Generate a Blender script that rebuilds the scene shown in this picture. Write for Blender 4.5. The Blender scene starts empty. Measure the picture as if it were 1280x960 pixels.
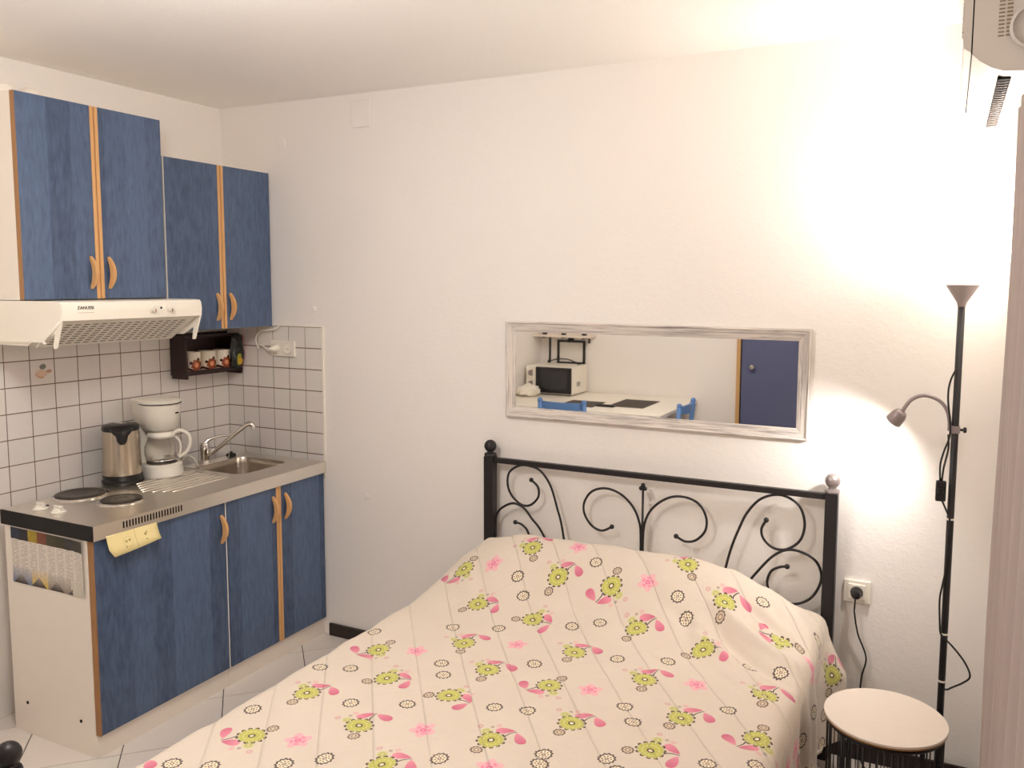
import bpy, bmesh, math, random
from mathutils import Vector, Matrix, noise
random.seed(7)
SC = bpy.context.scene
COL = SC.collection
PI = math.pi

# ------------------------------------------------------------------ camera, world, light, exposure
cam_d = bpy.data.cameras.new('camera'); cam = bpy.data.objects.new('camera', cam_d); COL.objects.link(cam)
YAW, PITCH, ROLL, FPX = -0.45086, -0.09564, 0.00526, 1046.67
fw = Vector((math.sin(YAW)*math.cos(PITCH), math.cos(YAW)*math.cos(PITCH), math.sin(PITCH)))
rt = Vector((math.cos(YAW), -math.sin(YAW), 0)); up = rt.cross(fw)
r2 = rt*math.cos(ROLL)+up*math.sin(ROLL); u2 = up*math.cos(ROLL)-rt*math.sin(ROLL)
cam.matrix_world = Matrix(((r2.x, u2.x, -fw.x, 3.2090), (r2.y, u2.y, -fw.y, -3.0529), (r2.z, u2.z, -fw.z, 1.6835), (0, 0, 0, 1)))
cam_d.sensor_width = 36; cam_d.lens = FPX/1280*36
cam_d.shift_x = -(676.0-640)/1280; cam_d.shift_y = -(480-453.93)/1280
cam_d.clip_start = 0.02
SC.camera = cam
w = bpy.data.worlds.new('world'); SC.world = w; w.use_nodes = True
w.node_tree.nodes['Background'].inputs[0].default_value = (0.02, 0.022, 0.03, 1)
w.node_tree.nodes['Background'].inputs[1].default_value = 0.3
SC.view_settings.view_transform = 'Standard'; SC.view_settings.look = 'None'
SC.view_settings.gamma = 1.0; SC.view_settings.use_curve_mapping = False
SC.view_settings.exposure = 0.53
TORCH_W, READ_W, FILL_W = 8.5, 2.0, 27.0
LAMP_COL = (1.0, 0.96, 0.925)
SC.cycles.max_bounces = 14; SC.cycles.diffuse_bounces = 8; SC.cycles.glossy_bounces = 6
SC.cycles.transmission_bounces = 8; SC.cycles.sample_clamp_indirect = 6
SC.cycles.caustics_reflective = False; SC.cycles.caustics_refractive = False
SC.cycles.use_denoising = True

# room size (floor at z = 0, bed wall at y = 0, kitchen wall at x = 0)
RX, RY, RZ = 3.385, -3.6, 2.51

# ------------------------------------------------------------------ helpers
def lin(c):
    return tuple(((v/255)/12.92 if v/255 <= .04045 else ((v/255+.055)/1.055)**2.4) for v in c)

class MB:
    """collects shapes in world coordinates, then links them as one mesh object"""
    def __init__(s): s.v = []; s.f = []
    def add(s, vs, fs):
        b = len(s.v); s.v += [tuple(v) for v in vs]; s.f += [tuple(b+i for i in f) for f in fs]; return s
    def box(s, x0, x1, y0, y1, z0, z1):
        return s.add([(x0,y0,z0),(x1,y0,z0),(x1,y1,z0),(x0,y1,z0),(x0,y0,z1),(x1,y0,z1),(x1,y1,z1),(x0,y1,z1)],
                     [(0,3,2,1),(4,5,6,7),(0,1,5,4),(1,2,6,5),(2,3,7,6),(3,0,4,7)])
    def rbox(s, x0, x1, y0, y1, z0, z1, r=.003):
        # box with all edges chamfered
        bm = bmesh.new()
        t = MB().box(x0, x1, y0, y1, z0, z1)
        vs = [bm.verts.new(v) for v in t.v]
        for f in t.f: bm.faces.new([vs[i] for i in f])
        bmesh.ops.bevel(bm, geom=bm.edges[:], offset=r, segments=2, affect='EDGES', profile=.6)
        bm.verts.index_update()
        s.add([v.co[:] for v in bm.verts], [[v.index for v in f.verts] for f in bm.faces]); bm.free(); return s
    def prism(s, poly, ax, a0, a1):
        # polygon in the two other axes (cyclic order), extruded along ax
        def P(u, v, a):
            return (a,u,v) if ax == 'x' else ((u,a,v) if ax == 'y' else (u,v,a))
        n = len(poly); vs = [P(u,v,a0) for u,v in poly]+[P(u,v,a1) for u,v in poly]
        fs = [tuple(range(n))[::-1], tuple(range(n,2*n))]+[(i,(i+1)%n,n+(i+1)%n,n+i) for i in range(n)]
        return s.add(vs, fs)
    def lathe(s, prof, c, n=32, axis=(0,0,1), cap=True):
        ax = Vector(axis).normalized(); t = ax.orthogonal().normalized(); b = ax.cross(t); c = Vector(c)
        vs = []; fs = []
        for r, h in prof:
            for i in range(n):
                a = 2*PI*i/n; vs.append(c+ax*h+(t*math.cos(a)+b*math.sin(a))*max(r,1e-5))
        for k in range(len(prof)-1):
            for i in range(n):
                j = (i+1)%n; fs.append((k*n+i, k*n+j, (k+1)*n+j, (k+1)*n+i))
        if cap:
            fs.append(tuple(range(n))[::-1]); fs.append(tuple(range((len(prof)-1)*n, len(prof)*n)))
        return s.add(vs, fs)
    def cyl(s, a, b, r, n=16, r1=None):
        a = Vector(a); b = Vector(b); d = b-a
        return s.lathe([(r,0),(r if r1 is None else r1, d.length)], a, n, d)
    def ball(s, c, r, n=16, sq=1.0):
        return s.lathe([(r*math.sin(PI*k/10), -r*sq*math.cos(PI*k/10)) for k in range(11)], c, n, cap=False)
    def tube(s, path, r, n=8, closed=False):
        P = [Vector(p) for p in path]; m = len(P); vs = []; fs = []; prev = None
        for i, p in enumerate(P):
            if closed: d = (P[(i+1)%m]-P[i-1])
            else: d = P[min(i+1,m-1)]-P[max(i-1,0)]
            d.normalize()
            if prev is None: t = d.orthogonal().normalized()
            else:
                t = prev-d*prev.dot(d)
                t = t.normalized() if t.length > 1e-6 else d.orthogonal().normalized()
            prev = t; b = d.cross(t); rr = r(i/(m-1)) if callable(r) else r
            for k in range(n):
                a = 2*PI*k/n; vs.append(p+(t*math.cos(a)+b*math.sin(a))*rr)
        for i in range(m if closed else m-1):
            for k in range(n):
                j = (k+1)%n; i2 = (i+1)%m; fs.append((i*n+k, i*n+j, i2*n+j, i2*n+k))
        if not closed: fs.append(tuple(range(n))[::-1]); fs.append(tuple(range((m-1)*n, m*n)))
        return s.add(vs, fs)
    def build(s, name, mat, parent=None, smooth=False, auto=False):
        off = Vector((0,0,0)); q = parent
        while q is not None: off += q.location; q = q.parent
        me = bpy.data.meshes.new(name)
        me.from_pydata([tuple(Vector(v)-off) for v in s.v], [], s.f)
        bm = bmesh.new(); bm.from_mesh(me); bmesh.ops.recalc_face_normals(bm, faces=bm.faces[:]); bm.to_mesh(me); bm.free()
        if smooth or auto:
            for p in me.polygons: p.use_smooth = True
            if auto: me.set_sharp_from_angle(angle=math.radians(35))
        me.materials.append(mat)
        o = bpy.data.objects.new(name, me); COL.objects.link(o); o.parent = parent
        return o

def spline(pts, n=8):
    P = [Vector(p) for p in pts]; out = []
    for i in range(len(P)-1):
        a = P[max(i-1,0)]; b = P[i]; c = P[i+1]; d = P[min(i+2,len(P)-1)]
        for k in range(n):
            t = k/n
            out.append(.5*((2*b)+(c-a)*t+(2*a-5*b+4*c-d)*t*t+(3*b-a-3*c+d)*t**3))
    out.append(P[-1]); return out

def tag(o, label=None, cat=None, group=None, kind=None):
    if label: o['label'] = label
    if cat: o['category'] = cat
    if group: o['group'] = group
    if kind: o['kind'] = kind
    return o
def thing(name, label, cat, loc=(0,0,0), group=None):
    o = bpy.data.objects.new(name, None); COL.objects.link(o); o.location = loc; o.empty_display_size = .05
    return tag(o, label, cat, group)
def copy_tree(o, parent=None):
    c = o.copy(); COL.objects.link(c); c.parent = parent
    for ch in list(o.children): copy_tree(ch, c)
    return c
def piece(mesh, name, loc, parent, rot=None):
    o = bpy.data.objects.new(name, mesh); COL.objects.link(o); o.parent = parent; o.location = loc
    if rot: o.rotation_euler = rot
    return o
def text_obj(body, name, mat, parent, M, size, depth=.0006):
    cu = bpy.data.curves.new(name, 'FONT'); cu.body = body; cu.size = size; cu.extrude = depth; cu.align_x = 'CENTER'
    t = bpy.data.objects.new(name+'_tmp', cu); COL.objects.link(t)
    dg = bpy.context.evaluated_depsgraph_get(); me = bpy.data.meshes.new_from_object(t.evaluated_get(dg))
    bpy.data.objects.remove(t); me.transform(M)
    off = Vector((0,0,0)); q = parent
    while q is not None: off += q.location; q = q.parent
    me.transform(Matrix.Translation(-off)); me.name = name
    me.materials.clear(); me.materials.append(mat)
    o = bpy.data.objects.new(name, me); COL.objects.link(o); o.parent = parent
    return o

# ------------------------------------------------------------------ node expressions
class X:
    """a scalar in a shader node tree, with operators"""
    def __init__(s, nt, sock): s.nt = nt; s.s = sock
    def _m(s, op, *a, clamp=False):
        n = s.nt.nodes.new('ShaderNodeMath'); n.operation = op; n.use_clamp = clamp
        for i, v in enumerate((s,)+a):
            if isinstance(v, X): s.nt.links.new(v.s, n.inputs[i])
            else: n.inputs[i].default_value = v
        return X(s.nt, n.outputs[0])
    def __add__(s, o): return s._m('ADD', o)
    __radd__ = __add__
    def __sub__(s, o): return s._m('SUBTRACT', o)
    def __rsub__(s, o): return (s*-1)+o
    def __mul__(s, o): return s._m('MULTIPLY', o)
    __rmul__ = __mul__
    def __truediv__(s, o): return s._m('DIVIDE', o)
    def sq(s): return s*s
    def sqrt(s): return s._m('SQRT')
    def abs(s): return s._m('ABSOLUTE')
    def frac(s): return s._m('FRACT')
    def floor(s): return s._m('FLOOR')
    def sin(s): return s._m('SINE')
    def cos(s): return s._m('COSINE')
    def atan2(s, o): return s._m('ARCTAN2', o)
    def lt(s, o): return s._m('LESS_THAN', o)
    def gt(s, o): return s._m('GREATER_THAN', o)
    def max(s, o): return s._m('MAXIMUM', o)
    def min(s, o): return s._m('MINIMUM', o)
    def near(s, o, e): return s._m('COMPARE', o, e)
    def soft(s, edge, wd):   # 1 below edge, 0 above edge + wd
        return ((s-edge)*(-1.0/wd)+1.0)._m('MULTIPLY', 1.0, clamp=True)
class NT:
    def __init__(s, name, rough=.5, metal=0.0):
        s.m = bpy.data.materials.new(name); s.m.use_nodes = True; s.nt = s.m.node_tree
        s.b = s.nt.nodes['Principled BSDF']; s.b.inputs['Roughness'].default_value = rough; s.b.inputs['Metallic'].default_value = metal
    def node(s, t, **k):
        n = s.nt.nodes.new(t)
        for a, v in k.items():
            if a.startswith('i_'): n.inputs[a[2:].replace('_',' ')].default_value = v
            else: setattr(n, a, v)
        return n
    def coord(s, kind='Object'): return s.node('ShaderNodeTexCoord').outputs[kind]
    def link(s, a, b): s.nt.links.new(a, b)
    def xyz(s, sock):
        n = s.node('ShaderNodeSeparateXYZ'); s.link(sock, n.inputs[0]); return [X(s.nt, n.outputs[i]) for i in range(3)]
    def vec(s, x, y, z):
        n = s.node('ShaderNodeCombineXYZ')
        for i, v in enumerate((x,y,z)):
            if isinstance(v, X): s.link(v.s, n.inputs[i])
            else: n.inputs[i].default_value = v
        return n.outputs[0]
    def noise(s, co, scale, detail=3, rough=.55, stretch=None, dist=0):
        if stretch:
            mp = s.node('ShaderNodeMapping'); mp.inputs['Scale'].default_value = stretch; s.link(co, mp.inputs[0]); co = mp.outputs[0]
        n = s.node('ShaderNodeTexNoise'); n.inputs['Scale'].default_value = scale; n.inputs['Detail'].default_value = detail
        n.inputs['Roughness'].default_value = rough; n.inputs['Distortion'].default_value = dist
        s.link(co, n.inputs['Vector']); return X(s.nt, n.outputs['Fac'])
    def mix(s, f, a, b):
        n = s.node('ShaderNodeMix', data_type='RGBA')
        for k, v in ((0, f), (6, a), (7, b)):
            if isinstance(v, X): s.link(v.s, n.inputs[k])
            elif hasattr(v, 'is_output'): s.link(v, n.inputs[k])
            else: n.inputs[k].default_value = v if k == 0 else (*v, 1)[:4]
        return n.outputs[2]
    def base(s, c):
        if hasattr(c, 'is_output'): s.link(c, s.b.inputs['Base Color'])
        else: s.b.inputs['Base Color'].default_value = (*c, 1)
    def rough(s, x): s.link(x.s, s.b.inputs['Roughness'])
    def bump(s, h, strength=.2, dist=.01):
        n = s.node('ShaderNodeBump'); n.inputs['Strength'].default_value = strength; n.inputs['Distance'].default_value = dist
        s.link(h.s, n.inputs['Height']); s.link(n.outputs[0], s.b.inputs['Normal'])

def plain(name, rgb, rough=.5, metal=0.0, var=.06, scale=14, bump=0, bscale=120, coat=0):
    m = NT(name, rough, metal); c = lin(rgb); co = m.coord()
    n = m.noise(co, scale)
    m.base(m.mix(n, tuple(max(0, v*(1-var)) for v in c), tuple(min(1, v*(1+var)) for v in c)))
    if bump: m.bump(m.noise(co, bscale, 2), bump, .004)
    if coat: m.b.inputs['Coat Weight'].default_value = coat
    return m.m
def wood(name, a, b, axis, rough=.45, scale=6):
    m = NT(name, rough); co = m.coord(); st = [22,22,22]; st['xyz'.index(axis)] = 1.2
    n = m.noise(co, scale, 5, .6, st, .6)
    m.base(m.mix(n, lin(a), lin(b))); m.bump(n, .08, .002); return m.m

def plaster(name, rgb):
    m = NT(name, .85); co = m.coord(); c = lin(rgb)
    n = m.noise(co, 1.3, 3)
    m.base(m.mix(n, tuple(v*.97 for v in c), c))
    h = m.noise(co, 42, 5, .6)*.7+m.noise(co, 130, 3)*.3
    m.bump(h, .32, .006); return m.m
M = {}
M['wall'] = plaster('wall_plaster', (242, 237, 232))
M['ceil'] = plaster('ceiling_paint', (248, 245, 241))
M['white'] = plain('white_laminate', (238, 230, 219), .45, var=.02)
M['plastic'] = plain('white_plastic', (238, 232, 220), .35, var=.015)
M['cream'] = plain('cream_plastic', (245, 239, 226), .35, var=.015)
M['acgrey'] = plain('air_conditioner_plastic', (204, 197, 190), .4, var=.015)
M['black'] = plain('black_plastic', (20, 19, 20), .35, var=.1)
M['blackmetal'] = plain('black_painted_metal', (34, 30, 32), .42, .2, var=.15)
M['dark'] = plain('dark_recess', (26, 22, 20), .7)
M['dark'].node_tree.nodes['Principled BSDF'].inputs['Specular IOR Level'].default_value = .1
M['endblack'] = plain('black_end_strip', (22, 19, 18), .8)
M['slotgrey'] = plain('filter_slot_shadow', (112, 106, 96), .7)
M['acslot'] = plain('grille_slot_beige', (150, 132, 110), .7)
M['baseb'] = wood('dark_brown_skirting', (48, 32, 26), (30, 20, 18), 'x')
M['rackwood'] = wood('dark_rack_wood', (52, 24, 20), (30, 12, 12), 'y')
M['beechz'] = wood('beech_edge', (226, 180, 124), (206, 152, 96), 'z')
M['brownz'] = wood('brown_edge', (176, 130, 80), (140, 96, 56), 'z')
M['tabletop'] = wood('light_birch_veneer', (232, 221, 210), (224, 210, 196), 'x')
M['grout'] = plain('tile_grout', (120, 104, 90), .9)
M['fgrout'] = plain('floor_grout', (72, 64, 58), .9)
M['paper'] = plain('white_paper', (236, 232, 224), .8)
M['chrome'] = plain('chrome', (225, 222, 218), .08, 1.0, var=.02)
M['rubber'] = plain('black_rubber', (18, 18, 18), .7)
M['lampgrey'] = plain('lamp_funnel_grey', (150, 138, 138), .35, .3)
M['silver'] = plain('silver_finial', (150, 140, 138), .35, .6)
M['mattress'] = plain('mattress_ticking', (225, 215, 200), .9)
M['bluechair'] = plain('blue_painted_wood', (92, 136, 196), .45, var=.08)
M['mat'] = plain('dark_woven_placemat', (74, 66, 60), .85, var=.25, scale=160)
M['trim'] = wood('door_frame_wood', (214, 172, 116), (190, 146, 92), 'z')

def steel(name, rgb, rough, stretch):
    m = NT(name, rough, 1.0); co = m.coord(); n = m.noise(co, 4, 4, .6, stretch); c = lin(rgb)
    m.base(m.mix(n, tuple(v*.93 for v in c), c)); m.rough(n*.06+(rough-.03)); return m.m
M['steel'] = steel('brushed_steel_counter', (244, 238, 228), .3, (40, 3, 40))
M['steelz'] = steel('brushed_steel_kettle', (200, 188, 170), .26, (40, 40, 2))
M['steelb'] = steel('brushed_steel_basin', (190, 180, 168), .26, (30, 30, 6))

def blue_door():
    # blue-stained veneer with vertical planks and grain
    m = NT('blue_stained_veneer', .5); co = m.coord(); x, y, z = m.xyz(co)
    info = m.node('ShaderNodeObjectInfo'); rnd = X(m.nt, info.outputs['Random'])
    pl = (y*11.0+rnd*7).floor()
    wn = m.node('ShaderNodeTexWhiteNoise', noise_dimensions='1D'); m.link(pl.s, wn.inputs['W'])
    wv = X(m.nt, wn.outputs['Value'])
    g = m.noise(m.vec(x, y+rnd*3, z), 9, 6, .65, (26, 26, 1.3), .5)
    g2 = m.noise(m.vec(x, y+rnd*5, z), 70, 3, .6, (1, 1, .25))
    f = ((g*.55+g2*.75+wv*.3)-.3)
    c = m.mix(f, lin((38, 54, 82)), lin((102, 124, 158)))
    m.base(c); m.bump(g2, .1, .001); return m.m
M['blue'] = blue_door()
M['navy'] = plain('navy_door_panel', (88, 94, 128), .6, var=.12, scale=90)

def tile_mat(name, a, b, rough=.22):
    m = NT(name, rough); info = m.node('ShaderNodeObjectInfo'); r = X(m.nt, info.outputs['Random'])
    co = m.coord('Generated')
    n = m.noise(co, 3, 3)
    wn = m.node('ShaderNodeTexWhiteNoise', noise_dimensions='1D'); m.link(r.s, wn.inputs['W'])
    t = m.mix((n*.5+r*.5), lin(a), lin(b))
    hue = m.mix(X(m.nt, wn.outputs['Value']), lin((232, 222, 222)), lin((226, 227, 222)))
    m.base(m.mix(.45, t, hue)); return m.m
M['tile'] = tile_mat('glazed_wall_tile', (224, 216, 210), (236, 229, 222))
M['ftile'] = tile_mat('glazed_floor_tile', (214, 206, 194), (230, 222, 210), .35)

# ------------------------------------------------------------------ the room
def struct(name, mb, mat): return tag(mb.build(name, mat), kind='structure')
T = .12
floor = struct('floor', MB().box(-T, RX+T, RY-T, T, -.12, -.003), M['fgrout'])
struct('ceiling', MB().box(-T, RX+T, RY-T, T, RZ, RZ+.12), M['ceil'])
wall_left = struct('wall_left', MB().box(-T, 0, RY, T, 0, RZ), M['wall'])
wall_back = struct('wall_back', MB().box(0, RX, 0, T, 0, RZ), M['wall'])
struct('wall_right', MB().box(RX, RX+T, RY, T, 0, RZ), M['wall'])
struct('wall_front', MB().box(-T, RX+T, RY-T, RY, 0, RZ), M['wall'])
struct('baseboard_back', MB().box(.62, RX, -.012, 0, 0, .058), M['baseb'])
struct('baseboard_left', MB().box(0, .012, RY, -1.22, 0, .058), M['baseb'])
struct('baseboard_right', MB().box(RX-.012, RX, RY, -.013, 0, .058), M['baseb'])

# diagonal floor tiles, clipped at the walls
def clip(poly, ax, c, keep_less):
    out = []
    for i in range(len(poly)):
        a, b = poly[i], poly[(i+1) % len(poly)]
        ia = (a[ax] < c) == keep_less; ib = (b[ax] < c) == keep_less
        if ia: out.append(a)
        if ia != ib:
            t = (c-a[ax])/(b[ax]-a[ax]); out.append(tuple(a[k]+t*(b[k]-a[k]) for k in (0,1)))
    return out
DP = .4695; GAP = .004
full = None
hw = DP/2-GAP*.7
for i in range(-14, 16):
    for j in range(-4, 18):
        s = -.516+DP*(i+.5); d = 1.31+DP*(j+.5-3)
        cx, cy = (s+d)/2, (s-d)/2
        if not (-.3 < cx < RX+.3 and RY-.3 < cy < .3): continue
        poly = [(cx+hw, cy), (cx, cy+hw), (cx-hw, cy), (cx, cy-hw)]
        q = poly
        for ax, c, kl in ((0, 0.001, False), (0, RX-.001, True), (1, RY+.001, False), (1, -.001, True)):
            if q: q = clip(q, ax, c, kl)
        if len(q) < 3: continue
        if q == poly:
            if full is None:
                o = MB().prism([(hw,0),(0,hw),(-hw,0),(0,-hw)], 'z', -.003, 0).build('floor_tile', M['ftile'], floor); full = o.data
                o.location = (cx, cy, 0)
            else: piece(full, 'floor_tile', (cx, cy, 0), floor)
        else:
            MB().prism(q, 'z', -.003, 0).build('floor_tile', M['ftile'], floor)

# wall tiles 10 x 10 cm
ZF = .8718
MB().box(0, .0022, -1.3, 0, .7718, 1.4718).build('grout_bed', M['grout'], wall_left)
MB().box(.0022, .6, -.0022, 0, .7718, 1.4718).build('grout_bed', M['grout'], wall_back)
def bevel_tile(ax):
    h = .0485 if ax == 'x' else .0481; b = .0006
    if ax == 'x':
        lo = [(.0, y, z) for y, z in ((-h,-h),(h,-h),(h,h),(-h,h))]; hi = [(.003, y, z) for y, z in ((-h+b,-h+b),(h-b,-h+b),(h-b,h-b),(-h+b,h-b))]
    else:
        lo = [(x, 0, z) for x, z in ((-h,-h),(h,-h),(h,h),(-h,h))]; hi = [(x, -.003, z) for x, z in ((-h+b,-h+b),(h-b,-h+b),(h-b,h-b),(-h+b,h-b))]
    t = MB().add(lo+hi, [(0,1,2,3),(4,5,6,7),(0,1,5,4),(1,2,6,5),(2,3,7,6),(3,0,4,7)])
    return t
def fruit_tile():
    m = NT('painted_fruit_tile', .22); x, y, z = m.xyz(m.coord())
    c = lin((230, 222, 217))
    wob = m.noise(m.coord(), 60, 2)*.012
    body = ((y+.006).sq()*0.55+(z+.008).sq()).sqrt()+wob
    col = m.mix(body.soft(.0195, .004), c, lin((206, 150, 122)))
    col = m.mix(((y+.004).sq()*0.5+(z+.004).sq()).sqrt().soft(.012, .006), col, lin((226, 196, 172)))
    stem = ((y-.026).sq()+((z-.002).sq())*2.5).sqrt()+wob*.6
    col = m.mix(stem.soft(.013, .004), col, lin((196, 158, 134)))
    leaf = ((y-.002).sq()+(z-.021).sq()*1.4).sqrt()+wob*1.1
    col = m.mix(leaf.soft(.016, .006), col, lin((128, 128, 122)))
    m.base(col); return m.m
o1 = bevel_tile('x').build('wall_tile', M['tile'], wall_left); o1.location = (.0005, -.05, ZF-.05)
me_l = o1.data
ft = bevel_tile('x').build('fruit_painted_tile', fruit_tile(), wall_left); ft.location = (.0005, -.95, ZF+.45)
ft['label'] = 'tile with a painted fruit on it'
for k in range(13):
    for r in range(7):
        if (k, r) in ((0, 0), (9, 5)): continue
        piece(me_l, 'wall_tile', (.0005, -.05-.1*k, ZF-.05+.1*r), wall_left)
o2 = bevel_tile('y').build('wall_tile', M['tile'], wall_back); o2.location = (.0545, -.0005, ZF-.05); me_b = o2.data
for k in range(6):
    for r in range(7):
        if (k, r) == (0, 0): continue
        piece(me_b, 'wall_tile', (.0545+.0991*k, -.0005, ZF-.05+.1*r), wall_back)
tr = MB().rbox(.6005, .612, -.007, 0, .772, 1.476, .002)
tr.rbox(.0, .612, -.007, 0, 1.472, 1.479, .002)
tag(tr.build('trim_1', M['plastic']), kind='structure')

# ------------------------------------------------------------------ door on the front wall (seen in the mirror)
door = tag(MB().box(1.775, 2.55, RY+.004, RY+.044, .01, 2.02).build('door_1', M['navy']), kind='structure')
fr = MB().box(1.735, 1.765, RY, RY+.05, 0, 2.06).box(2.56, 2.6, RY, RY+.05, 0, 2.06).box(1.735, 2.6, RY, RY+.05, 2.03, 2.07)
fr.build('door_frame', M['trim'], door)
MB().box(1.765, 1.775, RY, RY+.03, 0, 2.03).build('shadow_gap', M['dark'], door)
MB().lathe([(.008,0),(.008,.02),(.02,.025),(.024,.038),(.018,.05),(.002,.053)], (1.862, RY+.044, 1.04), 20, (0,1,0)).build('knob', M['chrome'], door, auto=True)

# ------------------------------------------------------------------ kitchen: base units, counter
def bow_handle(y, zc, x0, parent, out=1, h=.118):
    # curved beech handle, bulging along +x with lens-shaped face
    vs = []; fs = []; n = 14
    for i in range(n+1):
        t = i/n*2-1; z = zc+t*h/2; a = 1-t*t
        xo = x0+.004+.026*a; th = .005+.004*a; wd = .006+.003*a; yo = y+out*.004*a
        if abs(t) > .86: xi = x0-.001
        else: xi = xo-th*2
        vs += [(xi, yo-wd, z), (xo, yo-wd*.7, z), (xo, yo+wd*.7, z), (xi, yo+wd, z)]
    for i in range(n):
        for k in range(4): fs.append((i*4+k, i*4+(k+1)%4, i*4+4+(k+1)%4, i*4+4+k))
    fs += [(0,1,2,3), (n*4,n*4+1,n*4+2,n*4+3)]
    return MB().add(vs, fs).build('handle', M['beechz'], parent, auto=True)

XD = .598
fc = thing('fridge_cabinet', 'low kitchen cabinet with one wide blue door and white side panel', 'cabinet', (.35, -.9, 0))
b = MB().box(.12, .575, -1.2, -1.184, 0, .79)
b.build('side_panel', M['white'], fc)
MB().box(.12, .575, -.618, -.602, 0, .79).box(.12, .575, -1.184, -.618, .09, .106).box(.12, .136, -1.184, -.618, .106, .79).build('carcass', M['white'], fc)
MB().box(.575, .583, -1.2, -.602, 0, .08).build('plinth', M['white'], fc)
d = MB().rbox(.577, XD, -1.192, -.606, .084, .786, .0015).build('door', M['blue'], fc)
MB().box(.576, XD+.0005, -1.1985, -1.192, .084, .786).build('edge_strip', M['brownz'], d)
MB().box(.577, XD-.001, -.6055, -.6005, .084, .786).build('edge_strip', M['white'], d)
bow_handle(-.628, .68, XD, d)
for sx in (.2, .5): MB().lathe([(.006,0),(.006,.002),(.001,.0025)], (sx, -1.2, .12), 12, (0,-1,0)).build('screw_cap', M['dark'], fc)

sc_ = thing('sink_cabinet', 'low kitchen cabinet with two narrow blue doors under the sink', 'cabinet', (.35, -.3, 0))
MB().box(.12, .575, -.6, -.584, 0, .64).box(.12, .575, -.016, -.002, 0, .64).box(.12, .575, -.584, -.016, .09, .106).box(.12, .136, -.584, -.016, .106, .64).box(.56, .575, -.584, -.016, .72, .79).build('carcass', M['white'], sc_)
MB().box(.575, .583, -.6, -.002, 0, .08).build('plinth', M['white'], sc_)
for (y0, y1, hy, es) in ((-.596, -.3185, -.338, 1), (-.2885, -.006, -.262, 0)):
    d = MB().rbox(.577, XD, y0, y1, .084, .786, .0015).build('door', M['blue'], sc_)
    e = (y1, y1+.014) if es else (y0-.014, y0)
    MB().rbox(.577, XD+.002, e[0], e[1], .084, .786, .003).build('edge_strip', M['beechz'], d)
    bow_handle(hy, .69, XD, d)

# counter with an inset basin
CX0, CX1, CZ = .105, .612, .843
ct = thing('kitchen_counter', 'stainless steel worktop with two hotplates, drainer and sink basin', 'worktop', (.35, -.6, .79))
BX, BY, BW, BL, BR = .325, -.245, .148, .152, .055
def rrect(cx, cy, hx, hy, r, n=8):
    out = []
    for qx, qy, a0 in ((1,1,0), (-1,1,PI/2), (-1,-1,PI), (1,-1,1.5*PI)):
        for i in range(n+1):
            a = a0+PI/2*i/n; out.append((cx+qx*(hx-r)+r*math.cos(a), cy+qy*(hy-r)+r*math.sin(a)))
    return out
inner = rrect(BX, BY, BW, BL, BR); n = len(inner)
def to_rect(p, x0, x1, y0, y1):
    dx, dy = p[0]-BX, p[1]-BY; t = 9
    if dx > 1e-6: t = min(t, (x1-BX)/dx)
    if dx < -1e-6: t = min(t, (x0-BX)/dx)
    if dy > 1e-6: t = min(t, (y1-BY)/dy)
    if dy < -1e-6: t = min(t, (y0-BY)/dy)
    return (BX+dx*t, BY+dy*t)
YS = -.43
outer = [to_rect(p, CX0, CX1, YS, -.003) for p in inner]
tp = MB()
vs = [(*p, CZ) for p in inner]+[(*p, CZ) for p in outer]; fs = [(i, (i+1)%n, n+(i+1)%n, n+i) for i in range(n)]
tp.add(vs, fs)
for cxr, cyr in ((CX0, YS), (CX1, YS), (CX0, -.003), (CX1, -.003)):     # corner fill triangles
    best = sorted(range(n), key=lambda i: (outer[i][0]-cxr)**2+(outer[i][1]-cyr)**2)[:2]
    tp.add([(cxr, cyr, CZ), (*outer[best[0]], CZ), (*outer[best[1]], CZ)], [(0,1,2)])
tp.add([(CX0, -1.2, CZ), (CX1, -1.2, CZ), (CX1, YS, CZ), (CX0, YS, CZ)], [(0,1,2,3)])
tp.build('steel_top', M['steel'], ct)
MB().box(CX1-.012, CX1, -1.2, -.003, .79, CZ-.0005).build('front_band', M['steel'], ct)
MB().box(CX0, CX1-.013, -1.2, YS, .79, CZ-.001).build('core', M['dark'], ct)
MB().box(CX0, CX1-.001, -1.2045, -1.2, .79, CZ).build('end_cap', M['endblack'], ct)
# basin
bs = MB(); loops = [(1.0, CZ), (.985, CZ-.006), (.96, CZ-.03), (.93, CZ-.13), (.88, CZ-.145), (.3, CZ-.15)]
lv = []
for k, z in loops: lv += [(BX+(p[0]-BX)*k, BY+(p[1]-BY)*k, z) for p in inner]
fs = []
for a in range(len(loops)-1):
    for i in range(n): fs.append((a*n+i, a*n+(i+1)%n, (a+1)*n+(i+1)%n, (a+1)*n+i))
fs.append(tuple(range((len(loops)-1)*n, len(loops)*n)))
bas = bs.add(lv, fs).build('basin', M['steelb'], ct, auto=True)
MB().lathe([(.03,0),(.034,.002),(.02,.003),(.002,.0015)], (BX, BY, CZ-.1485), 20).build('drain', M['chrome'], bas, auto=True)
ov = MB()
for i in range(4): ov.rbox(BX+.02+i*.012, BX+.026+i*.012, BY+BL*.93-.004, BY+BL*.955, CZ-.06, CZ-.04, .001)
ov.build('overflow_slots', M['dark'], bas)
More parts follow.
